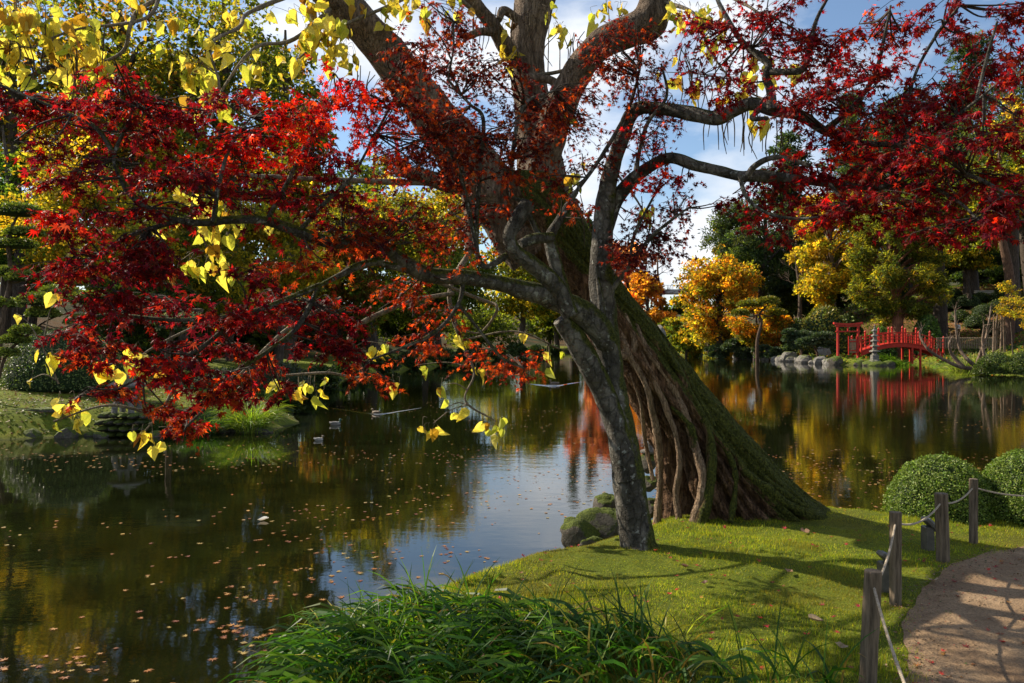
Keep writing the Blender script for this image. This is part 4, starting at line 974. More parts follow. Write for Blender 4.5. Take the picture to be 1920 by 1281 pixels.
# ============================================================ LEFT BANK
dome('dome_shrub', 'large clipped dark green dome shrub on the left bank', X_(125, 24), 24, 1.75, 1.5, 1.9, 9000, .07, [(.06, .09, .03), (.09, .125, .035), (.14, .17, .05)], seed=200, zb=H(X_(125, 24), 24) - .1)
dome('low_shrub', 'low dark shrub right of the stone lantern on the left bank', X_(420, 26), 26, 1.2, 1.0, .8, 3000, .09, DGREEN, seed=201)
dome('low_shrub', 'low shadowed shrub on the bank behind the grass tufts', X_(510, 30), 30, 1.6, 1.2, 1.1, 3000, .1, [(.03, .04, .012), (.05, .055, .018)], seed=202)
def stone_lantern():
    Y = 19.9; x = X_(238, Y); z0 = Z_(772, Y); o = empty('stone_lantern', (x, Y, z0), 'squat grey stone lantern with arched legs on the left bank', 'lantern')
    for a in (.785, 2.356, 3.927, 5.498):
        m = M(); c, s = math.cos(a), math.sin(a); tube(m, [(x + c * .30, Y + s * .30, z0 - .02), (x + c * .27, Y + s * .27, z0 + .2), (x + c * .14, Y + s * .14, z0 + .34)], [.075, .07, .08], 6, 4); m.build('leg', M_stone, o)
    m = M(); lathe(m, (x, Y, z0 + .32), [(.0, 0), (.28, 0), (.28, .07), (.0, .07)], 6); m.build('platform', M_stone, o)
    m = M()
    for a in range(6): b = a * math.pi / 3; box(m, (x + math.cos(b) * .18, Y + math.sin(b) * .18, z0 + .51), (.06, .09, .24), rz=b)
    m.build('light_box', M_stone, o)
    m = M(); lathe(m, (x, Y, z0 + .62), [(.02, .0), (.44, .0), (.46, .05), (.25, .16), (.08, .22), (.01, .24)], 12); m.build('roof', M_stone, o, False)
    m = M(); lathe(m, (x, Y, z0 + .84), [(.05, 0), (.08, .05), (.05, .1), (.01, .14)], 10); m.build('finial', M_stone, o, True)
    # dry stone plinth of separate stones
    p = empty('stone_plinth', (x, Y, -.1), 'rough stone plinth rising from the water under the stone lantern', 'stonework'); rg = np.random.default_rng(4)
    nrow = 4; hh = (z0 + .1) / nrow
    for r in range(nrow):
        for i in range(5):
            m = M(); blob(m, (x - .5 + i * .25 + (r % 2) * .1 - .05, Y - .1 + rg.uniform(-.04, .04), -.1 + hh * (r + .5)), (.15, .42, hh * .56), 2, .14, 2, seed=r * 9 + i, facet=.8); m.build('stone', M_rock, p)
stone_lantern()
def jetty():
    Y = 20.2; z = Z_(769, Y); x0, x1 = X_(12, Y), X_(112, Y); o = empty('stone_footbridge', ((x0 + x1) / 2, Y, 0), 'flat moss topped slab footbridge at the left edge of the pond', 'bridge')
    m = M(); box(m, ((x0 + x1) / 2, Y, z), (x1 - x0, .55, .09), bev=.02); m.build('slab', M_rock, o)
    for x in (x0 + .1, x1 - .12): m = M(); box(m, (x, Y, z / 2 - .3), (.16, .4, z + .5), bev=.02); m.build('support', M_rock, o)
jetty()
rgb = np.random.default_rng(77)
for i in range(26):
    t = i / 25; px = -20 + t * 520; Y = 19.4 + (.8 if px > 300 else 0) + rgb.normal() * .15
    if 190 < px < 290: continue
    x = X_(px, Y); s = rgb.uniform(.12, .3); rock('bank_rock', 'dark rock in the row edging the left bank', x, Y, s, s * .8, s * .7, M_rock, 'rocks edging the left bank', zb=.0, sub=2)

# ============================================================ NEAR BANK ROCKS
for (px, py, Y, w, h, mt, lab) in [(1092, 1012, 7.7, 62, 55, M_rock, 'mossy rock at the waterline left of the maple foot'), (1135, 990, 7.9, 78, 62, M_rock, 'largest moss covered rock against the maple foot'),
        (1108, 1028, 7.3, 40, 34, M_rock, 'small mossy rock low between the two mossy rocks'), (1140, 950, 8.6, 60, 40, M_rock, 'rear mossy rock left of the maple trunk'), (1020, 1045, 7.55, 42, 22, M_rockg, 'small bare grey rock standing at the water edge'),
        (968, 1082, 7.1, 66, 24, M_rock, 'flat mossy stone on the bank edge nearest the grey rock'), (1216, 866, 9.4, 36, 34, M_rock, 'upper boulder seen between maple and leaning trunk'), (1218, 905, 9.1, 40, 26, M_rock, 'middle mossy boulder seen between the two trunks'), (1222, 950, 8.8, 44, 34, M_rock, 'lower mossy boulder seen between the two trunks'),
        (1640, 975, 8.6, 50, 18, M_rock, 'low flat stone in the turf left of the clipped bushes'), (690, 1175, 6.1, 60, 34, M_rock, 'mossy stone on the water edge beside the long strap leaves')]:
    s = w / F * Y / 2 * (1.12 if px < 1150 and mt is M_rock else 1); hz = h / F * Y / 2 * (1.2 if px < 1150 and mt is M_rock else 1); c = P(px, py, Y); m = M(); blob(m, c, (s * 1.1, s * .9, hz * 1.15), 4, .22, 2.6, seed=px * .01, facet=.9); tag(m.build('rock', mt, None, True), lab, 'rock')
m = M(); c = P(1216, 842, 9.4); lathe(m, c - np.array([0, 0, .05]), [(.0, 0), (.09, 0), (.10, .03), (.05, .05), (.04, .12), (.0, .14)], 10); tag(m.build('stone_finial', M_stone, None, True), 'little carved stone cap on the upper boulder between the trunks', 'stone')

# ============================================================ CATALPA (big leaning tree)
CAT_Y = 8.15
def catalpa():
    rg = np.random.default_rng(41)
    o = empty('leaning_tree', (X_(1400, CAT_Y), CAT_Y, .5), 'huge old leaning tree with furrowed mossy trunk and yellow heart leaves', 'tree')
    rows = [(1090, 1225, 1600), (1000, 1232, 1620), (975, 1234, 1592), (950, 1235, 1548), (913, 1234, 1500), (880, 1231, 1464), (848, 1226, 1438), (800, 1204, 1392), (733, 1165, 1334), (690, 1140, 1300), (640, 1108, 1255), (600, 1085, 1222), (558, 1060, 1188), (510, 1015, 1150), (456, 960, 1114), (410, 915, 1090), (370, 890, 1065), (330, 905, 1040)]
    R_ = np.array(rows, float)
    nr = 420; tt = np.linspace(0, 1, nr); s0 = np.linspace(0, 1, len(R_)) 
    ss = np.concatenate([[0], np.cumsum(np.abs(np.diff(R_[:, 0])))]); ss /= ss[-1]
    rr = np.stack([np.interp(tt, ss, R_[:, k]) for k in range(3)], 1)
    ker = np.hanning(17); ker /= ker.sum(); rr = np.stack([np.convolve(np.pad(rr[:, k], 8, 'edge'), ker, 'valid') for k in range(3)], 1)
    z = Z_(rr[:, 0], CAT_Y); cx = (X_(rr[:, 1], CAT_Y) + X_(rr[:, 2], CAT_Y)) / 2; hw = (X_(rr[:, 2], CAT_Y) - X_(rr[:, 1], CAT_Y)) / 2
    hd = np.minimum(hw * .95, .62 + 0 * hw) * (1 + .35 * smooth01((1.0 - z) / .8))
    seg = 260; th = np.linspace(0, 2 * np.pi, seg, endpoint=False)
    TT, ZZ = np.meshgrid(th, tt); tw = TT + ZZ * 1.1
    # flutes: uneven ribs that follow the grain, deep near the foot, finer furrows on top
    p3 = np.stack([np.cos(tw) * 1.0, np.sin(tw) * 1.0, ZZ * 1.6], -1)
    w = tw + .35 * wob(p3 * 1.5, 1.2)
    rib = (np.abs(np.sin(w * 4.5 + 1.2)) ** .7) * .6 + (np.abs(np.sin(w * 9.5 + 2 * ZZ)) ** .6) * .3
    fine = np.abs(np.sin(w * 31 + 3 * wob(p3 * 3, 1.5))) ** .7
    base_amp = .30 * smooth01(1.15 - ZZ * 1.3) + .06
    r = 1 - base_amp * (1 - rib) + .05 * fine - .03 + .03 * np.clip(wob(np.stack([np.cos(tw) * 9, np.sin(tw) * 9, ZZ * 26], -1), 1.6), -.3, .5) + .05 * wob(np.stack([np.cos(tw) * 2, np.sin(tw) * 2, ZZ * 14], -1), 1.5)
    X = cx[:, None] + hw[:, None] * np.cos(TT) * r; Yv = CAT_Y + hd[:, None] * np.sin(TT) * r; Z = np.repeat(z[:, None], seg, 1)
    v = np.stack([X, Yv, Z], -1); v += (rnd_dirs(nr * seg, rg) * .0035).reshape(nr, seg, 3)
    i = np.arange(nr - 1)[:, None] * seg; j = np.arange(seg)[None]; jn = (j + 1) % seg
    mk = smooth01((np.cos(TT) + .10 + .3 * (ZZ > .75)) / .5 ); mk = np.repeat(mk.reshape(-1, 1), 3, 1); m = M(); m.add(v.reshape(-1, 3), np.stack([i + j, i + jn, i + seg + jn, i + seg + j], -1).reshape(-1, 4), mk); m.build('trunk', M_bark_cat, o, True)
    def surf(px, py, rpx):
        k = np.abs(rr[:, 0] - py).argmin(); x = X_(px, CAT_Y); u = np.clip((x - cx[k]) / hw[k], -.98, .98); y = CAT_Y - hd[k] * math.sqrt(1 - u * u) * .93
        x = X_(px, y); return np.array([x, y - rpx / F * 8 * .2, Z_(py, y)])
    strips = [([(1178, 560), (1207, 646), (1256, 717), (1283, 771), (1302, 831), (1316, 890), (1312, 950), (1296, 1000)], 8), ([(1160, 600), (1172, 650), (1207, 717), (1223, 777), (1238, 850), (1240, 900), (1229, 1000)], 7), ([(1164, 560), (1176, 600), (1190, 640), (1180, 672), (1165, 660)], 6),
              ([(1206, 586), (1250, 660), (1290, 730), (1327, 810), (1334, 875), (1326, 930), (1310, 995)], 9), ([(1256, 763), (1290, 800), (1300, 840)], 8), ([(1338, 820), (1365, 850), (1380, 900), (1372, 980)], 6), ([(1195, 640), (1232, 720), (1262, 800), (1275, 870), (1268, 930), (1276, 1000)], 6), ([(1225, 600), (1268, 672), (1300, 735), (1340, 800)], 5), ([(1180, 700), (1200, 760), (1212, 830), (1222, 900)], 4), ([(1376, 850), (1400, 885), (1440, 920), (1500, 960), (1560, 985)], 10),
              ([(1420, 880), (1460, 920), (1520, 958), (1575, 985)], 7)]
    for pts, rp in strips:
        q = np.array([surf(px, py, rp) for px, py in pts]); q += rg.normal(size=q.shape) * .008
        m = M(); rad = rp / F * 7.6 * np.linspace(.8, 1.15, len(q)); rad[0] *= .25; tube(m, q, rad, 12, 12, disp=lambda p: .25 * wob(p * 5, 2.0) + .18 * wob(p * np.array([30, 30, 7]), 1.5)); m.build('woody_root', M_bark_cat if pts[0][0] > 1204 else M_root, o, True)
    # limbs
    def limb(pts, nm='limb', seg=26, amp=.08, mt=M_bark_cat2):
        q = np.array([P(a, b, c) for a, b, c, _ in pts]); rad = np.array([r_ / F * c for a, b, c, r_ in pts]); m = M()
        def dsp(p): return amp * wob(p * 3, 2.2) + amp * .5 * wob(p * np.array([14, 14, 3]), 1.5)
        tube(m, q, rad, seg, 14, disp=dsp); return m.build(nm, mt, o, True)
    limb([(1010, 470, 8.15, 62), (955, 400, 8.1, 58), (895, 325, 8.0, 50), (830, 240, 7.9, 44), (745, 125, 7.7, 37), (640, 5, 7.4, 35), (560, -70, 7.2, 30)], seg=60)
    limb([(1045, 450, 8.2, 60), (1025, 380, 8.25, 55), (1010, 300, 8.3, 42), (998, 200, 8.35, 34), (988, 90, 8.4, 33), (1004, -10, 8.4, 36), (1010, -80, 8.4, 34)], seg=60)
    limb([(1012, 330, 8.25, 34), (1035, 240, 8.1, 31), (1068, 160, 7.9, 28), (1120, 88, 7.7, 28), (1180, 58, 7.6, 28), (1216, 42, 7.6, 33), (1228, 0, 7.6, 27), (1236, -60, 7.6, 24)], seg=48)
    limb([(985, 130, 8.3, 14), (950, 90, 8.2, 15), (925, 50, 8.1, 14), (895, 12, 8.0, 13), (870, -20, 7.9, 12)], seg=20)
    limb([(930, 60, 8.1, 9), (900, 60, 8, 8), (870, 72, 7.9, 6)], seg=12); limb([(975, 40, 8.3, 8), (945, 20, 8.2, 8), (935, 38, 8.1, 6)], seg=12)
    limb([(1050, 165, 8, 10), (1030, 150, 8.0, 8), (990, 145, 8.1, 8)], seg=12)
    limb([(900, 340, 8, 22), (850, 345, 7.8, 18), (790, 330, 7.5, 14), (745, 320, 7.2, 10)], seg=18); limb([(880, 350, 8, 16), (885, 430, 7.8, 14), (882, 470, 7.7, 12)], seg=16)
    tw = [ # long hanging twigs that carry the leaves
        [(1228, 0, 7.6, 6), (1300, 30, 7.2, 5), (1340, 90, 7.0, 4), (1400, 150, 6.8, 3), (1470, 200, 6.6, 2.5)], [(1228, -20, 7.6, 7), (1330, -10, 7.2, 5), (1420, 40, 6.9, 4), (1480, 110, 6.7, 3)],
        [(890, 20, 8, 7), (800, -10, 7.6, 6), (700, 15, 7.2, 5), (620, 60, 7, 4), (560, 110, 6.9, 3)], [(640, 0, 7.4, 8), (560, 60, 6.9, 6), (480, 110, 6.5, 5), (420, 170, 6.2, 4), (380, 240, 6.0, 3)],
        [(600, -30, 7.3, 9), (470, 10, 6.7, 7), (430, 50, 6.3, 6), (405, 90, 6.1, 5), (400, 160, 6.0, 4), (395, 230, 5.9, 3)], [(600, -40, 7.3, 8), (350, -30, 6.5, 7), (250, 30, 6.2, 5), (150, 60, 6.0, 4), (60, 90, 5.9, 3)],
        [(350, -30, 6.5, 7), (270, 20, 6.3, 7), (262, 60, 6.2, 6), (235, 95, 6.1, 5), (150, 130, 6.0, 3)], [(850, 345, 7.8, 10), (700, 350, 7.1, 9), (560, 330, 6.6, 8), (470, 325, 6.3, 8), (410, 330, 6.1, 6), (370, 380, 6.0, 4), (390, 470, 6.0, 3)],
        [(882, 470, 7.7, 9), (850, 560, 7.5, 8), (860, 640, 7.4, 6), (880, 700, 7.3, 4), (860, 760, 7.2, 3), (930, 790, 7.2, 2)], [(850, 550, 7.5, 8), (760, 570, 7.2, 7), (680, 640, 7.0, 10), (680, 690, 6.9, 6), (600, 700, 6.8, 5), (520, 705, 6.7, 3)],
        [(640, 560, 6.9, 8), (560, 590, 6.7, 7), (500, 650, 6.5, 6), (470, 700, 6.4, 5), (400, 740, 6.3, 4), (300, 768, 6.2, 5), (200, 770, 6.1, 4), (100, 790, 6.1, 2.5)], [(340, 725, 6.25, 11), (330, 750, 6.2, 8), (290, 775, 6.2, 3), (270, 810, 6.2, 2)],
        [(640, 560, 6.9, 5), (420, 600, 6.4, 4), (300, 650, 6.2, 4), (250, 690, 6.1, 3)], [(110, 720, 6.0, 3), (90, 690, 6.0, 3), (80, 650, 6.0, 2)], [(860, 640, 7.4, 4), (960, 620, 7.3, 3), (1050, 655, 7.3, 2)],
        [(720, 490, 7, 5), (900, 560, 7.4, 6), (940, 575, 7.4, 5), (905, 620, 7.4, 4), (870, 620, 7.4, 3)], [(1160, 330, 7.9, 4), (1200, 390, 7.6, 3), (1215, 420, 7.5, 2)], [(990, 145, 8.1, 7), (1080, 120, 8, 5), (1150, 60, 7.8, 4)]]
    TW = []
    for t in tw:
        q = np.array([P(a, b, c) for a, b, c, _ in t]); q[1:-1] += rg.normal(size=(len(q) - 2, 3)) * .04; rad = np.array([r_ / F * c for a, b, c, r_ in t]) * .62
        m = M(); tube(m, q, rad, 7, 8, disp=lambda p: .15 * wob(p * 6, 2)); m.build('branch', M_twigp, o, True); TW.append(catmull(q, 12))
    TW = np.concatenate(TW)
    CL = [(30, 50, 45, 60, 22), (85, 30, 30, 30, 8), (140, 90, 45, 50, 16), (180, 130, 30, 40, 10), (90, 80, 30, 30, 6), (250, 25, 40, 20, 6), (320, 35, 22, 30, 3), (400, 70, 30, 35, 6), (440, 30, 30, 20, 5), (370, 140, 40, 45, 16), (400, 185, 45, 28, 8), (470, 130, 30, 20, 5),
          (600, 60, 50, 50, 26), (575, 15, 30, 20, 6), (640, 105, 35, 28, 10), (545, 130, 20, 20, 4), (700, 15, 60, 18, 10), (760, 25, 40, 20, 7), (850, 15, 40, 18, 6), (960, 85, 22, 25, 5), (950, 50, 20, 20, 4), (1050, 60, 30, 30, 7), (1030, 30, 20, 20, 4), (1140, 20, 40, 20, 8),
          (1300, 40, 45, 30, 14), (1260, 30, 25, 25, 8), (1340, 70, 40, 30, 8), (1290, 160, 20, 20, 4), (1410, 120, 30, 20, 5), (1420, 150, 30, 20, 6), (1370, 175, 30, 15, 4), (1420, 230, 30, 18, 5), (1500, 130, 40, 20, 4), (1085, 320, 22, 22, 5), (1212, 400, 18, 20, 4), (1060, 220, 25, 20, 4), (940, 110, 20, 20, 3),
          (390, 380, 40, 40, 10), (350, 420, 50, 25, 6), (420, 430, 40, 25, 7), (400, 490, 40, 35, 12), (345, 360, 15, 15, 4), (340, 500, 20, 20, 4), (250, 680, 40, 22, 8), (205, 690, 20, 20, 4), (90, 680, 14, 26, 4), (60, 715, 10, 8, 1), (118, 765, 30, 18, 6), (150, 790, 20, 12, 2), (270, 818, 28, 18, 6), (100, 800, 10, 10, 1), (105, 550, 14, 8, 2), (30, 590, 5, 5, 1),
          (590, 728, 22, 22, 7), (515, 712, 18, 18, 5), (560, 735, 8, 8, 1), (740, 722, 12, 12, 2), (712, 652, 14, 14, 4), (785, 690, 10, 10, 2), (862, 630, 14, 20, 4), (888, 645, 12, 12, 2), (838, 772, 16, 12, 3), (812, 800, 16, 10, 4), (928, 798, 28, 14, 7), (872, 770, 8, 6, 1), (832, 728, 12, 10, 2), (980, 632, 6, 8, 2), (1025, 662, 5, 6, 1), (1030, 690, 4, 4, 1), (1055, 662, 5, 6, 1), (1240, 150, 25, 25, 3), (895, 700, 10, 10, 2), (640, 440, 20, 20, 3), (760, 330, 20, 15, 3), (590, 80, 30, 30, 10), (20, 110, 25, 30, 8), (160, 60, 30, 30, 6)]
    pos, dr, nm, sz, cl = [], [], [], [], []
    mt_ = M()
    for (px, py, rx, ry, n) in CL:
        c0 = P(px, py, 1); dxy = np.abs(TW[:, 0] / TW[:, 1] - c0[0]) + np.abs((TW[:, 2] - CZ) / TW[:, 1] - (c0[2] - CZ)); k = dxy.argmin(); Yc = TW[k, 1]; c = P(px, py, Yc)
        if np.linalg.norm(c - TW[k]) > .05:
            mid = (c + TW[k]) / 2 + np.array([0, 0, .05]); tube(mt_, [TW[k], mid, c + np.array([0, 0, ry / F * Yc * .6])], [.006, .005, .003], 4, 4, cap=False)
        for q in range(int(n * (1.6 if px < 720 and py < 250 else 1.25))):
            p = c + np.array([rg.normal() * .55 * rx, rg.normal() * .5 * rx, rg.normal() * .55 * ry]) / F * Yc
            top = p + np.array([rg.normal() * .03, rg.normal() * .03, rg.uniform(.06, .11)])
            tube(mt_, [c * .4 + top * .6 + np.array([0, 0, .03]), top, p], [.0022, .002, .0016], 3, 2, cap=False)
            pos.append(p); dr.append(np.array([rg.normal() * .55, rg.normal() * .45, -1.0])); nm.append(np.array([rg.normal() * 1.0, -.8 + rg.normal() * .8, .35])); sz.append(rg.uniform(.07, .135) * (.95 if py < 250 else .92)); cl.append((.66, .58, .12) if rg.random() > .4 else ((.46, .50, .08) if rg.random() > .4 else ((.46, .28, .045) if rg.random() > .35 else (.24, .11, .03))))
    g = mt_.build('leaf_stalks', M_twigp, o, True); g['kind'] = 'stuff'
    pos, dr, nm, sz, cl = map(np.array, (pos, dr, nm, sz, cl)); cl = np.clip(cl * np.exp(rg.normal(size=(len(cl), 1)) * .12), 0, .85)
    individual_leaves(o, CATALPA, pos, dr, nm, sz, cl, M_catl, rg, 'leaves')
    # seed pods
    k = 0
    for (px, py, rx, ry, n) in [(1290, 90, 40, 40, 9), (1340, 120, 40, 30, 8), (1400, 200, 40, 20, 8), (1440, 220, 30, 20, 6), (1100, 370, 20, 20, 4), (1215, 380, 20, 20, 4), (1360, 200, 30, 20, 5), (950, 20, 60, 15, 8), (1070, 60, 30, 20, 6), (120, 90, 60, 30, 10), (200, 130, 30, 30, 5), (40, 70, 30, 20, 5), (900, 10, 40, 10, 4), (1230, 250, 30, 20, 4), (690, 130, 30, 20, 5), (470, 330, 30, 20, 3)]:
        for _ in range(n):
            c0 = np.array([(px + rg.normal() * rx * .6 - 960) / F, (py + rg.normal() * ry * .6)]); d = np.abs(TW[:, 0] / TW[:, 1] - (px - 960) / F) + np.abs((TW[:, 2] - CZ) / TW[:, 1] + (py - 640.5) / F); Yc = TW[d.argmin(), 1]
            p = P(px + rg.normal() * rx * .6, py + rg.normal() * ry * .6, Yc); ln = rg.uniform(.22, .46); sw = rg.normal(size=2) * .04
            m = M(); tube(m, [p, p + np.array([sw[0], sw[1], -ln * .5]), p + np.array([sw[0] * .4 + rg.normal() * .03, sw[1], -ln])], [.004, .0055, .003], 5, 4); m.build('seed_pod', M_pod, o, True)
    return o
def individual_leaves(o, T, pos, dr, nm, sz, cl, mt, rg, restname, nmax=298):
    """the largest seen leaves as single objects sharing a few meshes, the rest as one part"""
    px = 960 + F * pos[:, 0] / pos[:, 1]; py = 640.5 + F * (CZ - pos[:, 2]) / pos[:, 1]; x, y, z = frames(dr, nm)
    view = -(pos - np.array([0, 0, CZ])); view /= np.linalg.norm(view, axis=1, keepdims=True)
    score = sz / pos[:, 1] * (.3 + np.abs((z * view).sum(1))) * ((px > 5) & (px < 1915) & (py > 5) & (py < 1270)); order = np.argsort(-score); big = order[:nmax]; rest = order[nmax:]
    nv = 14; meshes = []
    ci = np.unique(np.linspace(0, len(big) - 1, nv).astype(int)); refs = cl[big][ci]
    for c in refs:
        m = M(); v = T[0].copy(); v[:, 2] = v[:, 2] * rg.uniform(.2, 2.6) + rg.normal(size=len(v)) * .04 + np.abs(v[:, 0]) * rg.uniform(-.3, .7); v[:, :2] *= 1 + rg.normal(size=(len(v), 2)) * .07; m.add(v, T[1], c); ob = m.build('leaf', mt, org=(0, 0, 0)); meshes.append(ob.data); bpy.data.objects.remove(ob)
    from mathutils import Matrix
    for b in big:
        k = int(np.abs(refs - cl[b]).sum(1).argmin()); ob = bpy.data.objects.new('leaf', meshes[k]); COL.objects.link(ob); ob.parent = o; s = sz[b]; p = pos[b] - np.array(o.location)
        ob.matrix_local = Matrix(((x[b, 0] * s, y[b, 0] * s, z[b, 0] * s, p[0]), (x[b, 1] * s, y[b, 1] * s, z[b, 1] * s, p[1]), (x[b, 2] * s, y[b, 2] * s, z[b, 2] * s, p[2]), (0, 0, 0, 1)))
    if len(rest):
        m = M()
        for part in np.array_split(rg.permutation(rest), 12):
            v = T[0].copy(); v[:, 2] = v[:, 2] * rg.uniform(-.6, 3.2) + rg.normal(size=len(v)) * .05 + np.abs(v[:, 0]) * rg.uniform(-.3, .7); v[:, :2] *= 1 + rg.normal(size=(len(v), 2)) * .10
            scatter(m, v, T[1], pos[part], dr[part], nm[part], sz[part], cl[part]); q = m.build(restname, mt, o); q['kind'] = 'stuff'
catalpa()

# ============================================================ MAPLE
def dep(px): return 6.75 - 1.9 * min(1.0, (abs(px - 1150) / 750) ** 1.1)
def maple():
    rg = np.random.default_rng(51)
    o = empty('maple_tree', (X_(1195, 6.7), 6.7, .5), 'grey two stemmed maple with crimson leaves in front of the leaning tree', 'tree')
    BR = []
    def limb(pts, r, nm='limb', seg=16, off=0.0, sub=10, amp=.10, dfun=None):
        q = np.array([P(a, b, (dfun or dep)(a) + off) for a, b in pts]); r = np.interp(np.linspace(0, 1, len(q)), np.linspace(0, 1, len(r)), r) / F * q[:, 1]
        m = M(); tube(m, q, r, seg, sub, disp=lambda p: amp * wob(p * 3.5, 2.2) + amp * .3 * wob(p * 14, 2)); m.build(nm, M_bark_map, o, True)
        BR.append(np.concatenate([catmull(q, 10)])); return q
    lin = lambda a: 6.7
    limb([(1200, 1045), (1196, 1010), (1186, 950), (1176, 880), (1163, 800), (1150, 730), (1143, 660), (1135, 600), (1128, 530), (1128, 460), (1132, 400), (1140, 345), (1152, 300), (1168, 255), (1180, 220), (1200, 203), (1245, 205), (1300, 214), (1345, 222), (1375, 208), (1410, 195), (1450, 207), (1500, 216), (1545, 245), (1600, 268)],
         [44, 33, 30, 29, 28, 26, 24, 24, 25, 22, 20, 17, 15, 14, 13, 12, 12, 13, 12, 12, 12, 12, 10, 8, 6], 'trunk', 40, sub=8, amp=.09)
    limb([(1178, 900), (1160, 810), (1135, 740), (1105, 680), (1078, 635), (1052, 598)], [24, 24, 22, 21, 19, 17], 'stem', 28, -.05, amp=.08)
    limb([(1142, 640), (1110, 600), (1070, 575), (1030, 556), (985, 545), (930, 530), (870, 520), (800, 515), (755, 490), (715, 460), (670, 452), (620, 455), (560, 435), (500, 415), (440, 412), (380, 418), (330, 412), (290, 398)], [24, 24, 22, 20, 17, 15, 14, 14, 13, 12, 12, 11, 10, 9, 8, 7, 6, 4], 'limb', 24, -.1)
    limb([(1070, 590), (1043, 537), (1003, 500), (965, 470), (955, 440), (975, 405), (990, 382)], [16, 17, 15, 13, 13, 15, 15], 'limb', 20, -.2)
    limb([(1060, 560), (1050, 520), (1038, 480), (1032, 445), (1050, 410), (1080, 360)], [14, 12, 12, 10, 7, 5], 'limb', 16, -.15); limb([(1036, 445), (1000, 448), (975, 458)], [9, 10, 8], 'limb', 12, -.2)
    limb([(1132, 440), (1150, 385), (1178, 345), (1215, 315), (1256, 296), (1305, 311), (1350, 321), (1387, 330), (1425, 330), (1470, 333), (1556, 345), (1650, 352), (1740, 345)], [16, 15, 13, 11, 10, 10, 10, 10, 11, 9, 7, 6, 4], 'limb', 20, .05)
    th = [([(1400, 330), (1415, 312), (1440, 298), (1470, 296), (1519, 311)], [6, 6, 6, 5, 4]), ([(1448, 205), (1445, 170), (1436, 145), (1440, 120), (1410, 95), (1385, 70), (1350, 10), (1340, -20)], [10, 9, 8, 7, 6, 5, 4, 3]), ([(1445, 135), (1475, 135), (1505, 130), (1515, 100), (1530, 40), (1555, -10)], [7, 7, 6, 5, 4, 3]),
          ([(1425, 205), (1410, 222), (1440, 222)], [5, 5, 4]), ([(1130, 610), (1126, 560), (1120, 520)], [8, 6, 3]), ([(950, 480), (910, 500), (893, 460), (899, 328), (906, 225), (880, 195), (840, 150)], [7, 6, 5, 5, 4, 3, 2]), ([(893, 460), (888, 437), (866, 339), (848, 291), (820, 250)], [5, 5, 4, 4, 2]),
          ([(1010, 440), (980, 380), (957, 357), (968, 240), (990, 190), (1040, 170)], [6, 5, 4, 4, 3, 2]), ([(715, 487), (670, 500), (640, 515), (600, 535)], [9, 7, 6, 4]), ([(800, 515), (740, 500), (690, 492), (650, 510)], [8, 7, 6, 5]), ([(300, 405), (250, 370), (225, 330), (215, 290), (240, 230), (250, 190)], [6, 6, 5, 4, 3, 2]), ([(215, 290), (180, 240), (120, 210), (50, 180), (-20, 150)], [5, 4, 3, 2, 2]),
          ([(500, 415), (540, 340), (570, 280), (600, 230), (620, 180)], [5, 4, 4, 3, 2]), ([(400, 418), (410, 350), (430, 280), (470, 220)], [5, 4, 3, 2]), ([(560, 435), (600, 390), (660, 330), (700, 260)], [5, 4, 3, 2]), ([(330, 415), (250, 440), (180, 480), (120, 500)], [5, 4, 3, 2]), ([(600, 535), (540, 560), (450, 590), (330, 600), (200, 590), (140, 610)], [6, 5, 4, 4, 3, 2]),
          ([(600, 535), (560, 610), (500, 660), (440, 700), (390, 760), (350, 800)], [5, 5, 4, 4, 3, 2]), ([(450, 590), (380, 650), (300, 690), (220, 730)], [4, 4, 3, 2]), ([(870, 520), (860, 570), (820, 620), (760, 650), (680, 680)], [5, 4, 4, 3, 2]), ([(860, 570), (900, 620), (940, 670), (980, 690)], [4, 3, 3, 2]), ([(1545, 245), (1600, 200), (1640, 140), (1660, 60), (1670, 10)], [6, 5, 4, 3, 2]),
          ([(1600, 268), (1690, 270), (1760, 240), (1830, 190), (1900, 130)], [6, 5, 4, 3, 2]), ([(1650, 352), (1740, 320), (1820, 330), (1900, 370)], [5, 4, 4, 2]), ([(1556, 345), (1600, 390), (1660, 400), (1720, 410)], [4, 4, 3, 2]), ([(1740, 345), (1800, 380), (1850, 430)], [4, 3, 2]), ([(1690, 270), (1700, 200), (1720, 130), (1760, 60), (1800, 10)], [5, 4, 3, 3, 2]), ([(1387, 330), (1400, 370), (1440, 400), (1500, 410), (1580, 400)], [5, 4, 3, 3, 2]),
          ([(1190, 335), (1200, 280), (1215, 230), (1250, 180), (1240, 120)], [5, 4, 4, 3, 2]), ([(1150, 540), (1180, 500), (1215, 450), (1250, 420), (1290, 390)], [5, 4, 3, 3, 2]), ([(1180, 500), (1190, 440), (1230, 360)], [3, 3, 2]), ([(1080, 360), (1130, 290), (1180, 200), (1200, 130)], [4, 4, 3, 2]), ([(1830, 190), (1850, 110), (1870, 40)], [3, 3, 2]), ([(840, 150), (850, 90), (850, 40)], [2, 2, 2]), ([(700, 260), (740, 180), (760, 100)], [3, 2, 2])]
    for pts, r in th: limb(pts, r, 'branch', 9, -.1, 8, .12)
    T = np.concatenate(BR)
    Rd = [(.17, .008, .018), (.24, .010, .018), (.08, .006, .014), (.30, .014, .014), (.12, .010, .026), (.14, .03, .014), (.26, .03, .014)]
    Bd = [(.44, .014, .012), (.52, .035, .01), (.28, .008, .014), (.52, .09, .012), (.18, .008, .014)]
    Od = [(.38, .10, .013), (.28, .045, .012), (.16, .022, .012), (.42, .15, .025)]
    Pd = [(.10, .012, .014), (.16, .03, .012), (.07, .010, .014), (.34, .10, .012), (.22, .045, .012)]
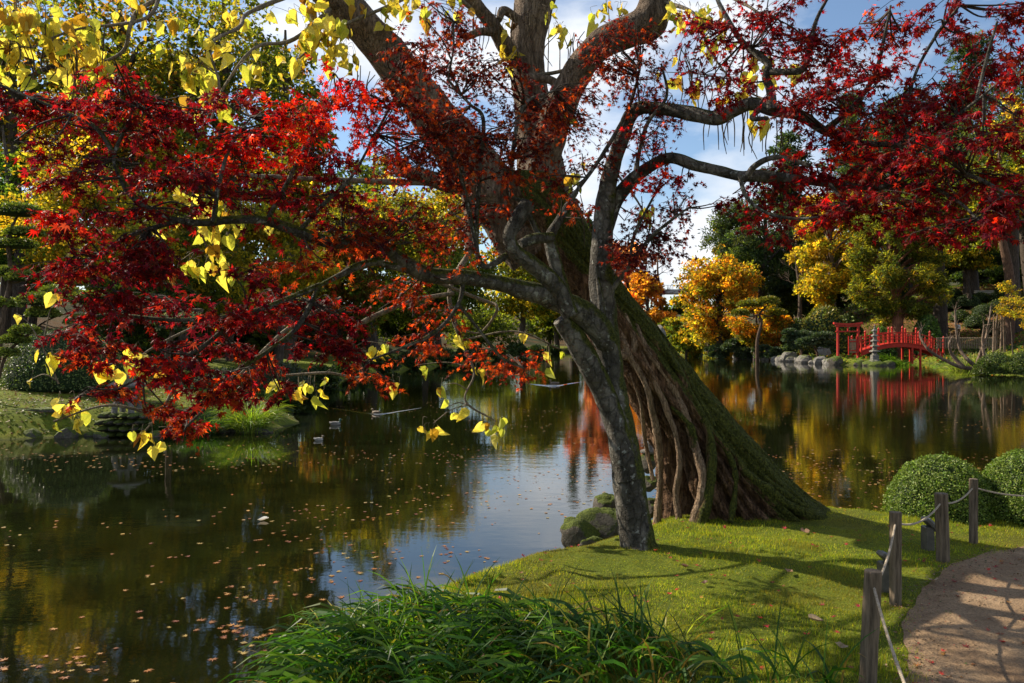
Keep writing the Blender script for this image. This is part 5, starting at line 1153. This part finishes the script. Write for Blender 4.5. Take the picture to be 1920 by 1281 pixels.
    CL = [(60, 540, 10, 10, 6, Rd), (20, 190, 50, 30, 120, Rd), (110, 200, 80, 40, 260, Rd), (215, 180, 80, 50, 260, Rd), (320, 215, 90, 40, 280, Rd), (230, 245, 100, 32, 180, Rd), (440, 170, 55, 40, 130, Rd), (560, 210, 80, 45, 260, Bd), (640, 185, 60, 45, 190, Bd), (700, 240, 65, 55, 260, Bd), (480, 250, 100, 45, 300, Bd), (600, 300, 90, 45, 300, Rd), (420, 295, 100, 36, 260, Bd), (335, 330, 90, 38, 240, Rd),
          (190, 305, 110, 28, 220, Rd), (120, 335, 60, 20, 90, Rd), (105, 398, 42, 18, 90, Bd), (270, 395, 100, 34, 240, Rd), (500, 370, 110, 45, 320, Rd), (640, 370, 80, 45, 220, Rd), (160, 440, 60, 22, 90, Rd), (150, 490, 80, 34, 230, Rd), (260, 480, 80, 45, 260, Pd[:2] + Rd), (560, 490, 80, 30, 130, Od), (180, 560, 80, 42, 230, Rd), (285, 570, 90, 38, 250, Rd), (140, 615, 50, 24, 90, Rd), (450, 585, 80, 34, 230, Rd), (540, 570, 85, 38, 280, Rd), (620, 590, 70, 34, 220, Rd), (200, 640, 70, 20, 100, Bd),
          (180, 672, 50, 20, 90, Bd), (330, 690, 80, 42, 280, Rd + Bd), (400, 640, 85, 32, 210, Rd), (220, 725, 60, 22, 100, Bd), (430, 715, 60, 34, 160, Bd), (350, 790, 55, 28, 150, Bd), (300, 755, 45, 24, 80, Bd), (480, 690, 45, 26, 90, Bd), (530, 735, 24, 34, 60, Rd), (655, 655, 50, 34, 140, Rd), (700, 690, 55, 28, 120, Od), (965, 685, 60, 34, 170, Od), (800, 650, 70, 32, 110, Od), (890, 660, 50, 28, 70, Od), (480, 520, 60, 26, 90, Rd), (90, 270, 50, 20, 60, Rd), (400, 740, 50, 26, 110, Bd),
          (770, 110, 60, 60, 130, Pd), (800, 290, 60, 40, 100, Pd), (870, 230, 60, 40, 100, Pd), (900, 390, 60, 40, 90, Pd), (1000, 290, 60, 40, 110, Pd), (1050, 330, 50, 40, 70, Pd), (700, 175, 50, 40, 80, Pd), (760, 200, 60, 40, 110, Pd), (1095, 170, 50, 40, 90, Pd), (830, 110, 60, 40, 100, Pd), (870, 430, 60, 40, 80, Pd), (1130, 60, 50, 40, 60, Pd), (820, 590, 60, 30, 70, Od), (620, 640, 50, 26, 60, Pd), (560, 640, 50, 24, 50, Rd), (850, 60, 60, 55, 170, Pd), (880, 150, 75, 55, 210, Pd), (820, 230, 75, 55, 220, Pd), (960, 130, 55, 36, 90, Pd), (990, 205, 85, 45, 190, Pd), (930, 260, 85, 45, 210, Pd), (1060, 220, 80, 55, 210, Pd), (1140, 120, 55, 45, 130, Pd), (1200, 150, 55, 55, 160, Pd), (1190, 70, 60, 45, 110, Pd), (745, 300, 60, 50, 160, Pd), (850, 320, 75, 45, 170, Pd), (950, 330, 55, 45, 70, Od), (760, 420, 85, 50, 170, Pd), (840, 480, 65, 45, 80, Od), (755, 545, 75, 40, 160, Od), (690, 460, 60, 45, 90, Od), (650, 430, 80, 50, 110, Pd), (1060, 385, 55, 32, 60, Od), (1250, 200, 50, 55, 120, Pd),
          (1200, 260, 75, 55, 190, Rd + Pd), (1120, 300, 50, 30, 50, Pd), (1225, 330, 65, 32, 120, Bd), (1180, 470, 45, 40, 110, Pd[:3]), (1235, 450, 55, 45, 190, Pd[:3]), (1275, 400, 40, 34, 80, Pd[:3]), (1280, 340, 36, 18, 50, Rd), (1335, 372, 32, 16, 34, Rd), (1190, 400, 30, 30, 50, Pd[:3]),
          (1330, 55, 75, 50, 200, Rd), (1430, 35, 75, 45, 210, Rd), (1500, 70, 55, 40, 120, Rd), (1340, 140, 70, 42, 150, Rd), (1450, 95, 85, 45, 200, Rd), (1560, 95, 80, 52, 230, Rd + Od[:2]), (1650, 50, 75, 45, 200, Rd + Od), (1750, 35, 60, 35, 80, Rd), (1800, 60, 60, 28, 70, Rd), (1885, 35, 45, 36, 120, Rd + Od[:1]), (1900, 120, 28, 50, 80, Rd), (1620, 130, 85, 52, 220, Rd), (1700, 160, 60, 40, 110, Rd), (1560, 190, 90, 42, 210, Rd), (1480, 185, 70, 42, 110, Rd), (1400, 165, 70, 30, 80, Rd),
          (1690, 210, 95, 50, 240, Rd), (1790, 185, 90, 50, 230, Rd), (1860, 120, 55, 50, 130, Rd), (1780, 270, 110, 42, 260, Rd), (1885, 240, 50, 50, 130, Rd), (1600, 280, 85, 50, 260, Bd), (1680, 310, 95, 42, 270, Rd), (1555, 330, 75, 34, 210, Bd[:1] + Rd), (1800, 345, 100, 42, 280, Rd), (1885, 380, 55, 50, 160, Rd), (1420, 352, 60, 30, 110, Rd), (1470, 395, 90, 32, 260, Rd), (1580, 385, 85, 34, 230, Rd), (1700, 390, 95, 34, 230, Rd), (1450, 440, 40, 22, 40, Rd), (1820, 420, 85, 32, 190, Rd), (1500, 310, 55, 34, 120, Rd), (1530, 250, 50, 26, 70, Rd), (1740, 430, 50, 20, 50, Rd)]
    mt_ = M(); pos, dr, nm, sz, cl = [], [], [], [], []
    for (px, py, rx, ry, n, cols) in CL:
        if cols is Bd and px < 600 and py > 600: cols = Rd[:3] + Od
        n = int(n * (2.3 if cols[0] == Pd[0] else (1.45 if px > 700 else 1.1))); rx *= 1.05; ry *= 1.15; Yc = dep(px) - .1 + rg.uniform(-.35, .35); c = P(px, py, Yc); k = np.linalg.norm(T - c, axis=1).argmin(); s = T[k]
        R3 = np.array([rx, rx * .9, ry]) / F * Yc
        hubs = c + rg.normal(size=(max(2, n // 40), 3)) * R3 * .4
        for h_ in hubs:
            mid = (s + h_) / 2 + rg.normal(size=3) * .02; tube(mt_, [s, mid, h_], [.007, .0055, .004], 5, 4, cap=False)
        nt_ = max(3, n // 9)
        for q in range(nt_):
            h_ = hubs[rg.integers(len(hubs))]; tgt = c + np.array([rg.uniform(-1, 1), rg.uniform(-1, 1), rg.normal() * .55]) * R3
            dv = tgt - h_; ln = np.linalg.norm(dv); 
            if ln > .5: h_ = tgt - dv / ln * .5; dv = tgt - h_; ln = .5
            mid = (h_ + tgt) / 2 + np.array([0, 0, .05 * ln]); end = tgt - np.array([0, 0, .03 + .08 * ln])
            if q % 2 == 0: tube(mt_, [h_, mid, end], [.0032, .0024, .0014], 3, 2, cap=False)
            nl = max(3, int(n / nt_)); d = dv / (ln + 1e-6)
            for u in np.linspace(.35, 1.0, nl):
                base = h_ * (1 - u) ** 2 + 2 * mid * u * (1 - u) + end * u * u
                sgn = rg.choice((-1, 1)); sd_ = np.cross(d, (0, 0, 1)); sd_ /= np.linalg.norm(sd_) + 1e-6
                dd = d * rg.uniform(.2, 1) + sd_ * sgn * rg.uniform(.2, 1.1) + np.array([0, 0, -rg.uniform(.15, 1.0)]) + rg.normal(size=3) * .25; dd /= np.linalg.norm(dd)
                pos.append(base + dd * .022); dr.append(dd); nm.append(np.array([rg.normal() * .55, rg.normal() * .55 - .3, .9])); sz.append(rg.uniform(.026, .054) if px < 700 or px > 1300 else rg.uniform(.024, .044)); cl.append(cols[rg.integers(len(cols))])
    g = mt_.build('twigs', M_twig, o, True); g['kind'] = 'stuff'
    pos, dr, nm, sz, cl = map(np.array, (pos, dr, nm, sz, cl)); cl = np.clip(cl * np.exp(rg.normal(size=(len(cl), 1)) * .35), .002, .75)
    print('maple leaves', len(pos))
    individual_leaves(o, MAPLE, pos, dr, nm, sz, cl, M_maple, rg, 'leaves')
maple()

# ============================================================ LAWN, STRAP LEAVES, FALLEN LEAVES
def lawn_blades():
    rg = np.random.default_rng(61); n = 420000; Y = rg.uniform(2.6, 10.2, n); u = rg.uniform(-.42, .70, n); x = u * Y
    keep = rg.uniform(0, 1, n) < (Y / 10.2) * np.clip(1.6 - Y * .1, .35, 1.2); x, Y = x[keep], Y[keep]; d = sdist(x, Y); k = d > .10; x, Y, d = x[k], Y[k], d[k]
    ps = path_side(x, Y) if len(x) < 1 else np.concatenate([path_side(a, b) for a, b in zip(np.array_split(x, 20), np.array_split(Y, 20))])
    k = ps > np.abs(rg.normal(size=len(ps))) * .10 - .09 + .05 * wob(np.stack([x, Y, 0 * x], -1), 4.0); x, Y = x[k], Y[k]; n = len(x); z = height(x, Y)
    p3 = np.stack([x, Y, 0 * x], -1); w = wob(p3, 3.0); h = (.010 + .013 * rg.random(n)) * (1 + .9 * w + .5 * wob(p3, 9.0)); wd = .0045
    a = rg.uniform(0, 6.28, n); t = rg.normal(size=(n, 2)) * .010; b0 = np.stack([x + np.cos(a) * wd / 2, Y + np.sin(a) * wd / 2, z - .003], 1); b1 = np.stack([x - np.cos(a) * wd / 2, Y - np.sin(a) * wd / 2, z - .003], 1)
    tp = np.stack([x + t[:, 0], Y + t[:, 1], z + np.maximum(h, .008)], 1); v = np.stack([b0, b1, tp], 1).reshape(-1, 3)
    c = pal([(.19, .25, .014), (.27, .30, .018), (.38, .34, .024), (.11, .17, .012)], n, rg, .22) * (1 + .35 * wob(p3, 5.0)[:, None]); br_ = smooth01(wob(p3, 2.4) * 1.6 - .1)[:, None] * .65; c = c * (1 - br_) + np.array([.17, .12, .03]) * br_
    m = M(); m.add(v, np.arange(3 * n).reshape(-1, 3), np.repeat(c, 3, 0)); o = m.build('lawn_grass', M_turf, org=(0, 0, 0)); tag(o, 'short mossy lawn grass on the near bank', 'grass', None, 'stuff'); print('lawn', n)
lawn_blades()
def strap_bed():
    rg = np.random.default_rng(62); cols = [(.030, .080, .014), (.045, .105, .018), (.075, .15, .022), (.022, .055, .014), (.10, .16, .02)]
    spots = [(600, 1262, 4.7), (660, 1232, 5.0), (730, 1200, 5.25), (790, 1180, 5.4), (850, 1180, 5.2), (900, 1195, 5.0), (650, 1290, 4.5), (740, 1250, 4.8), (830, 1215, 5.0), (930, 1220, 4.8), (1010, 1215, 4.9), (1080, 1235, 4.7), (700, 1300, 4.4), (800, 1290, 4.4), (900, 1280, 4.4), (1000, 1280, 4.4), (1100, 1280, 4.3), (1190, 1250, 4.5), (1240, 1270, 4.4), (1200, 1320, 4.1), (960, 1340, 4.0), (820, 1340, 4.0), (1080, 1340, 4.0), (1320, 1320, 4.1), (1420, 1330, 4.05), (1520, 1340, 4.0), (620, 1350, 4.1), (1170, 1230, 4.7)]
    spots = [(a, b, c - (.22 if c > 4.6 else .1)) for a, b, c in spots]
    for i, (px, py, Y) in enumerate(spots):
        m = M(); big = px < 1150; n = 46 if big else (26 if px < 1300 else 12)
        clump(m, X_(px, Y), Y, .20, n, (.44 if Y < 4.9 else .32) if big else .34, .022, cols, rg, wind=(-1.5, -.35), dr=(2.0, 3.1))
        clump(m, X_(px, Y), Y, .2, 6, .36, .0125, [(.35, .30, .05), (.28, .15, .05)], rg, wind=(-.6, -.2)); clump(m, X_(px, Y), Y, .12, 9, .42, .0125, cols, rg, dr=(.3, 1.0))
        o = m.build('strap_leaf_plant', M_blade); tag(o, 'tuft of long arching dark green strap leaves in the front bed' if big else 'thin tuft of dark green strap leaves right of the front bed', 'plant', 'strap leaved tufts in the front bed' if big else 'thin strap leaved tufts right of the front bed')
strap_bed()

def flat_leaf(kind, rg):
    m = M()
    if kind == 'maple': v = MAPLE[0].copy(); f = MAPLE[1]; v[:, 2] = np.abs(v[:, 0]) * rg.uniform(-.1, .3) + rg.normal(size=len(v)) * .05 - v[:, 2] * 1.2
    else: v = CATALPA[0].copy(); f = CATALPA[1]; v[:, 1] -= .5; v[:, 2] = np.abs(v[:, 0]) * rg.uniform(.3, .9) + v[:, 1] ** 2 * .5 + rg.normal(size=len(v)) * .03
    v[:, 2] -= v[:, 2].min(); return v, f
def fallen():
    rg = np.random.default_rng(63)
    def meshes(kind, cols, k):
        o = []
        for i in range(k): v, f = flat_leaf(kind, rg); m = M(); m.add(v, f, cols[i % len(cols)]); ob = m.build('fallen_leaf', M_dry, org=(0, 0, 0)); o.append(ob.data); bpy.data.objects.remove(ob)
        return o
    red = meshes('maple', [(.30, .015, .02), (.42, .03, .02), (.2, .02, .02), (.35, .02, .04)], 8); brn = meshes('catalpa', [(.14, .08, .04), (.22, .13, .07), (.10, .05, .03), (.3, .22, .13)], 8)
    org = meshes('maple', [(.36, .14, .03), (.25, .10, .03), (.42, .2, .04), (.2, .07, .03)], 8)
    def put(name, me, x, y, z, s, lab, g, cat='leaf', tilt=.15, unique=None):
        ob = bpy.data.objects.new(name, me); COL.objects.link(ob); ob.location = (x, y, z); ob.scale = (s, s, s); ob.rotation_euler = (rg.normal() * tilt, rg.normal() * tilt, rg.uniform(0, 6.28)); tag(ob, unique or lab, cat, None if unique else g)
    for (px, py, s, u) in [(1510, 1003, .09, 'large dark red brown leaf lying in the lawn shade right of the leaning trunk'), (1285, 1067, .07, 'curled brown leaf lying on the lawn below the maple foot'), (1322, 1093, .06, 'brown crumpled leaf on the lit lawn middle'), (1480, 1075, .07, 'pale upturned leaf on the lawn left of the rope fence'), (1530, 1170, .08, 'broken brown leaf on the lower lawn'), (1575, 1222, .09, 'long brown leaf beside the strap leaves near the front post'), (1750, 1095, .08, 'brown leaf on the path edge behind the second post')]:
        Y = 1.7 * F / (py - 640.5); x = X_(px, Y); put('fallen_leaf', brn[rg.integers(8)], x, Y, H(x, Y) + .02, s, '', '', unique=u)
    n = 0
    while n < 200:
        Y = rg.uniform(3.6, 8.2); x = rg.uniform(-.2, .62) * Y; d = sdist(np.array([x]), np.array([Y]))[0]; ps = path_side(np.array([x]), np.array([Y]))[0]
        if d < .3 or ps < .1: continue
        put('fallen_leaf', red[rg.integers(8)] if rg.random() < .75 else org[rg.integers(8)], x, Y, H(x, Y) + .02, rg.uniform(.022, .038), 'small fallen maple leaf lying on the short lawn', 'small maple leaves on the lawn'); n += 1
    n = 0
    while n < 60:
        Y = rg.uniform(3.2, 7.6); x = rg.uniform(.4, .66) * Y; ps = path_side(np.array([x]), np.array([Y]))[0]
        if ps > -.03: continue
        put('fallen_leaf', (red if rg.random() < .6 else org)[rg.integers(8)], x, Y, H(x, Y) + .014, rg.uniform(.02, .036), 'small fallen leaf lying on the brown earth path', 'small leaves on the path'); n += 1
    m = M(); n = 2600; k_ = rg.integers(8, len(PATH) - 8, n); off = np.abs(rg.normal(size=n)) * .22 - .08; tg_ = PATH[k_ + 1] - PATH[k_ - 1]; tg_ /= np.linalg.norm(tg_, axis=1, keepdims=True)
    q_ = PATH[k_] + np.stack([tg_[:, 1], -tg_[:, 0]], 1) * off[:, None] + rg.normal(size=(n, 2)) * .05
    dd = rnd_dirs(n, rg); dd[:, 2] *= .25
    scatter(m, LEAF4[0], LEAF4[1], np.stack([q_[:, 0], q_[:, 1], height(q_[:, 0], q_[:, 1]) + .018], 1), dd, np.tile([0, 0, 1.0], (n, 1)) + rnd_dirs(n, rg) * .4, rg.uniform(.006, .022, n), pal([(.13, .08, .04), (.08, .045, .025), (.24, .17, .09), (.05, .07, .02), (.2, .05, .03)], n, rg, .3))
    tag(m.build('leaf_litter', M_dry, org=(0, 0, 0)), 'crumbled leaf litter drifted along the path edge', 'leaf litter', None, 'stuff')
    # twigs and stones on path as litter
    m = M()
    for _ in range(900):
        Y = rg.uniform(3, 8); x = rg.uniform(.38, .68) * Y; ps = path_side(np.array([x]), np.array([Y]))[0]
        if ps > .05: continue
        s = rg.uniform(.003, .009); blob(m, (x, Y, H(x, Y) + .010 + s * .3), (s, s * .8, s * .6), 1, .2, 2, col=(1, 1, 1), seed=_)
    tag(m.build('gravel', M_path), 'grit and small pebbles strewn over the path', 'gravel', None, 'stuff')
    # floating leaves
    n = 0; flo = meshes('maple', [(.30, .12, .03), (.22, .09, .03), (.36, .18, .05), (.18, .06, .03), (.34, .24, .07)], 8)
    for me in flo:
        for v in me.vertices: v.co.z *= .22
    while n < 230:
        py = rg.uniform(760, 1281) if rg.random() < .4 else rg.uniform(960, 1260); Y = CZ * F / (py - 640.5); px = rg.uniform(0, 1050)
        if rg.random() < .75: a_, b_ = [(560, 1000), (620, 1080), (480, 1120), (720, 1040), (860, 1040), (400, 1180), (340, 1040), (520, 1220), (960, 1060), (150, 1250), (600, 960)][rg.integers(11)]; px = a_ + rg.normal() * 60; py = b_ + rg.normal() * 12; Y = CZ * F / (py - 640.5); x = X_(px, Y)
        if sdist(np.array([x]), np.array([Y]))[0] > -.12 or Y > 20: continue
        put('floating_leaf', flo[rg.integers(8)], x, Y, .003, rg.uniform(.024, .062), 'orange brown maple leaf floating on the near pond water', 'maple leaves floating on the near water', tilt=.02); n += 1
    Y = CZ * F / (977 - 640.5); put('floating_leaf', meshes('catalpa', [(.7, .68, .6)], 1)[0], X_(492, Y), Y, .01, .13, '', '', unique='white upturned leaf floating alone on the left part of the pond', tilt=.05)
    m = M(); N_ = 15000; Y = np.exp(rg.uniform(np.log(4.5), np.log(75), N_)); x = rg.uniform(-.66, .66, N_) * Y
    p3 = np.stack([x, Y, 0 * x], -1); patch = wob(p3 * np.array([.6, 1.2, 1]), .5) + .25 * (x > Y * .25) ; k = (patch + rg.normal(size=N_) * .25 > .35) & (rg.random(N_) < np.clip(Y / 16, .15, 1)) & (sdist(x, Y) < -.1); x, Y = x[k], Y[k]; n = len(x)
    dd = np.stack([rg.normal(size=n), rg.normal(size=n), 0 * x], 1); cols = pal([(.32, .14, .03), (.34, .18, .05), (.18, .07, .025), (.3, .22, .08)], n, rg, .25)
    scatter(m, LEAF4[0] * np.array([1.3, 1, .3]), LEAF4[1], np.stack([x, Y, np.full(n, .006)], 1), dd, np.tile([0, 0, 1.0], (n, 1)), rg.uniform(.02, .06, n) * (1 + Y / 60), cols)
    tag(m.build('leaf_flecks', M_dry, org=(0, 0, 0)), 'drifts of tiny fallen leaves on the water', 'leaves', None, 'stuff')
    m = M(); n = 26000; Y = rg.uniform(18, 40, n); x = -.66 * Y + rg.uniform(0, .5, n) * Y; d = sdist(x, Y); k = d > .2; x, Y = x[k], Y[k]; n = len(x); dd = rnd_dirs(n, rg); dd[:, 2] *= .3
    scatter(m, *LEAF4, np.stack([x, Y, height(x, Y) + .02], 1), dd, np.tile([0, 0, 1.0], (n, 1)) + rnd_dirs(n, rg) * .5, rg.uniform(.04, .10, n), pal([(.05, .08, .02), (.16, .09, .03), (.10, .05, .02), (.07, .10, .02), (.22, .14, .04)], n, rg, .3))
    tag(m.build('ground_cover', M_dry, org=(0, 0, 0)), 'leaf litter and low plants on the left bank', 'ground cover', None, 'stuff')
    m = M(); n = 60000; Y = rg.uniform(55, 150, n); x = rg.uniform(28, 85, n); d = sdist(x, Y); k = (d > .2) & (x < .72 * Y); x, Y = x[k], Y[k]; n = len(x); dd = rnd_dirs(n, rg); dd[:, 2] = np.abs(dd[:, 2]) * .6
    scatter(m, *LEAF4, np.stack([x, Y, height(x, Y) + .02], 1), dd, np.tile([0, -.5, .8], (n, 1)) + rnd_dirs(n, rg) * .6, rg.uniform(.15, .4, n), pal([(.08, .13, .02), (.05, .08, .02), (.10, .15, .02), (.18, .09, .035), (.06, .09, .02)], n, rg, .3))
    tag(m.build('ground_cover', M_fol, org=(0, 0, 0)), 'low plants and litter on the right slope', 'ground cover', None, 'stuff')
fallen()

# the clipped bushes by the path
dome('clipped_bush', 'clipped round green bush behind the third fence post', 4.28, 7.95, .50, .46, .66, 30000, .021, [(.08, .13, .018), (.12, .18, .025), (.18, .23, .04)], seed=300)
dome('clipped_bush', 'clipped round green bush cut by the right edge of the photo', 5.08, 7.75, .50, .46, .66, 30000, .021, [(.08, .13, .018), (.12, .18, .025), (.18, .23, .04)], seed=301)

# rope fence
POSTS = [(1637, 1070, 3.92, .082, .05, 'front post of the rope fence, cracked and leaning, at the bottom of the photo'), (1679, 960, 5.2, .074, 0, 'second post of the rope fence at the lawn corner'), (1765, 925, 6.15, .096, -.03, 'third and widest post of the rope fence, before the clipped bush'), (1825, 898, 6.7, .068, 0, 'fourth slim post of the rope fence, between the clipped bushes'), (2010, 905, 6.9, .08, 0, 'last rope fence post')]
HOLES = []
def fence():
    rg = np.random.default_rng(71)
    hide = [(2.55, 2.9, None)]
    for (px, py, Y, w, lean, lab) in POSTS:
        x = X_(px, Y); zt = Z_(py, Y); zb = H(x, Y) - .1; m = M(); n = 14; sg = 20; th = np.linspace(0, 2 * np.pi, sg, endpoint=False); V = []
        zs = np.concatenate([np.linspace(zb, zt - .006, n), [zt, zt]]); rf = np.concatenate([np.ones(n), [.94, .0]])
        for z, r in zip(zs, rf):
            rr = r * w / 2 * (1 + .03 * np.sin(3 * th + px) + .012 * np.sin(7 * th + z * 2) + .02 * rg.normal(size=sg) - .10 * np.exp(-((th - 4.4) / .10) ** 2)); V.append(np.stack([x + lean * (zt - z) * -1 + rr * np.cos(th), Y + rr * np.sin(th), np.full(sg, z)], 1))
        V = np.concatenate(V); k = len(zs); i = np.arange(k - 1)[:, None] * sg; j = np.arange(sg)[None]; jn = (j + 1) % sg
        m.add(V, np.stack([i + j, i + jn, i + sg + jn, i + sg + j], -1).reshape(-1, 4)); tag(m.build('fence_post', M_wood, None, False), lab, 'post', None)
        HOLES.append(np.array([x, Y, zt - .07]))
    rp = [np.array([1.28, 2.3, 1.02])] + HOLES; labs = ['rope running from the front post out of the bottom of the photo', 'rope sagging from the front post to the second post', 'rope from the second post to the third post', 'rope from the third post to the fourth post', 'rope from the fourth post to the right edge of the photo']
    for a, b, lab in zip(rp[:-1], rp[1:], labs):
        t = np.linspace(0, 1, 40); L_ = np.linalg.norm(b - a); pts = a[None] * (1 - t[:, None]) + b[None] * t[:, None]; pts[:, 2] -= .10 * L_ ** .7 * 4 * t * (1 - t) * .6
        m = M(); tg = (b - a) / L_; s_ = np.cross(tg, (0, 0, 1)); s_ /= np.linalg.norm(s_); u_ = np.cross(s_, tg)
        N_ = int(L_ / .006); tt = np.linspace(0, 1, N_); P0 = np.stack([np.interp(tt, t, pts[:, k]) for k in range(3)], 1)
        for s in range(3):   # three laid strands
            ph = tt * L_ / .045 * 2 * math.pi + s * 2.094; tube(m, P0 + (np.cos(ph)[:, None] * s_ + np.sin(ph)[:, None] * u_) * .0036, .0042, 5, 1)
        tag(m.build('rope', M_rope, None, True), lab, 'rope', None)
fence()
for (px, py, Y, lab) in [(1744, 1008, 6.5, 'small ground spotlight on a bracket beside the third post'), (1664, 1062, 5.45, 'small ground spotlight half hidden behind the second post')]:
    x = X_(px, Y); zb = H(x, Y); o = empty('garden_spotlight', (x, Y, zb), lab, 'lamp')
    m = M(); box(m, (x - .02, Y, zb + .09), (.07, .09, .2), bev=.006); m.build('bracket', M_metal, o)
    m = M(); box(m, (x, Y - .01, zb + .205), (.15, .10, .035), bev=.006, ry=.75); m.build('head', M_metal, o)
    m = M(); box(m, (x + .014, Y - .01, zb + .222), (.11, .08, .012), ry=.75); m.build('glass', M_lens, o)

# ============================================================ DUCKS
def duck(lab, px, py, yaw, cols, sc=.72, head=True, z=None):
    Y = CZ * F / (py - 640.5); x = X_(px, Y); z = 0 if z is None else z; o = empty('duck', (x, Y, z), lab, 'duck'); body, hd, bill = cols
    def tr(m):
        for i, v in enumerate(m.v): c, s = math.cos(yaw), math.sin(yaw); v = v * sc; m.v[i] = np.stack([v[:, 0] * c - v[:, 1] * s, v[:, 0] * s + v[:, 1] * c, v[:, 2]], 1) + np.array([x, Y, z])
        return m
    m = M(); v, f = ico(3); q = v.copy(); q[:, 2] *= 1 + .15 * (q[:, 0] > 0); q = q * np.array([.22, .10, .085]); q[:, 2] += .045 + .06 * smooth01((-q[:, 0] - .10) / .12) ; q[:, 1] *= 1 - .5 * smooth01((-q[:, 0] - .08) / .14); m.add(q, f, body); tr(m).build('body', M_duck, o, True)
    m = M(); tube(m, [(.14, 0, .07), (.18, 0, .13), (.19, 0, .18)], [.055, .036, .034], 10, 5, hd); blob(m, (.20, 0, .20), (.055, .042, .042), 2, 0, 1, hd); tr(m).build('head', M_duck, o, True)
    m = M(); blob(m, (.265, 0, .19), (.035, .016, .009), 2, 0, 1, bill); tr(m).build('bill', M_duck, o, True)
    for s in (-1, 1): m = M(); blob(m, (-.03, s * .075, .085), (.15, .03, .05), 2, .02, 1, tuple(c * .75 for c in body)); tr(m).build('wing', M_duck, o, True)
BR_ = ((.16, .11, .07), (.14, .09, .05), (.3, .2, .05)); GR = ((.20, .18, .16), (.02, .07, .05), (.4, .32, .05)); WH = ((.35, .33, .3), (.2, .15, .1), (.3, .2, .05))
duck('brown duck swimming before the wake line in the middle of the pond', 705, 776, 2.6, BR_); duck('grey drake swimming right of the bright grass tuft', 628, 797, .2, GR)
duck('small pale duck on the water below the grey drake', 597, 826, .3, WH, .5); duck('brown duck resting on the bright grass tuft', 452, 806, 2.9, BR_, .85, z=.22); duck('brown duck sitting left of the grass tuft by the water', 398, 800, .1, GR, .85, z=.1); duck('dark duck far out in front of a silver wake', 1040, 722, 2.9, BR_, 1.2)
def wake(lab, pts, w):
    m = M()
    for k in range(len(pts) - 1):
        pass
    Q = []
    for px, py in pts: Y = CZ * F / (py - 640.5); Q.append((X_(px, Y), Y, .0))
    q = catmull(Q, 10); n = len(q); t = np.gradient(q, axis=0); s = np.stack([-t[:, 1], t[:, 0], 0 * t[:, 0]], 1); s /= np.linalg.norm(s, axis=1, keepdims=True); prof = np.array([(-1, 0), (-.5, .5), (0, 1), (.5, .5), (1, 0)]); wv = w * np.sin(np.linspace(.15, 3.0, n))
    V = (q[:, None] + s[:, None] * (prof[:, 0] * 1.0)[None, :, None] * wv[:, None, None]); V[..., 2] = .002 + prof[None, :, 1] * wv[:, None] * .30
    i = np.arange(n - 1)[:, None] * 5; j = np.arange(4)[None]; m.add(V.reshape(-1, 3), np.stack([i + j, i + j + 1, i + j + 6, i + j + 5], -1).reshape(-1, 4)); o = m.build('water_ripple', M_water, None, True, org=(0, 0, 0)); tag(o, lab, None, None, 'structure')
wake('low wake wave spreading from the far dark duck', [(985, 719), (1010, 722), (1040, 724), (1065, 720), (1095, 716)], .16)
wake('low wake wave spreading from the brown duck', [(600, 762), (650, 770), (705, 777), (745, 772), (790, 765)], .10)
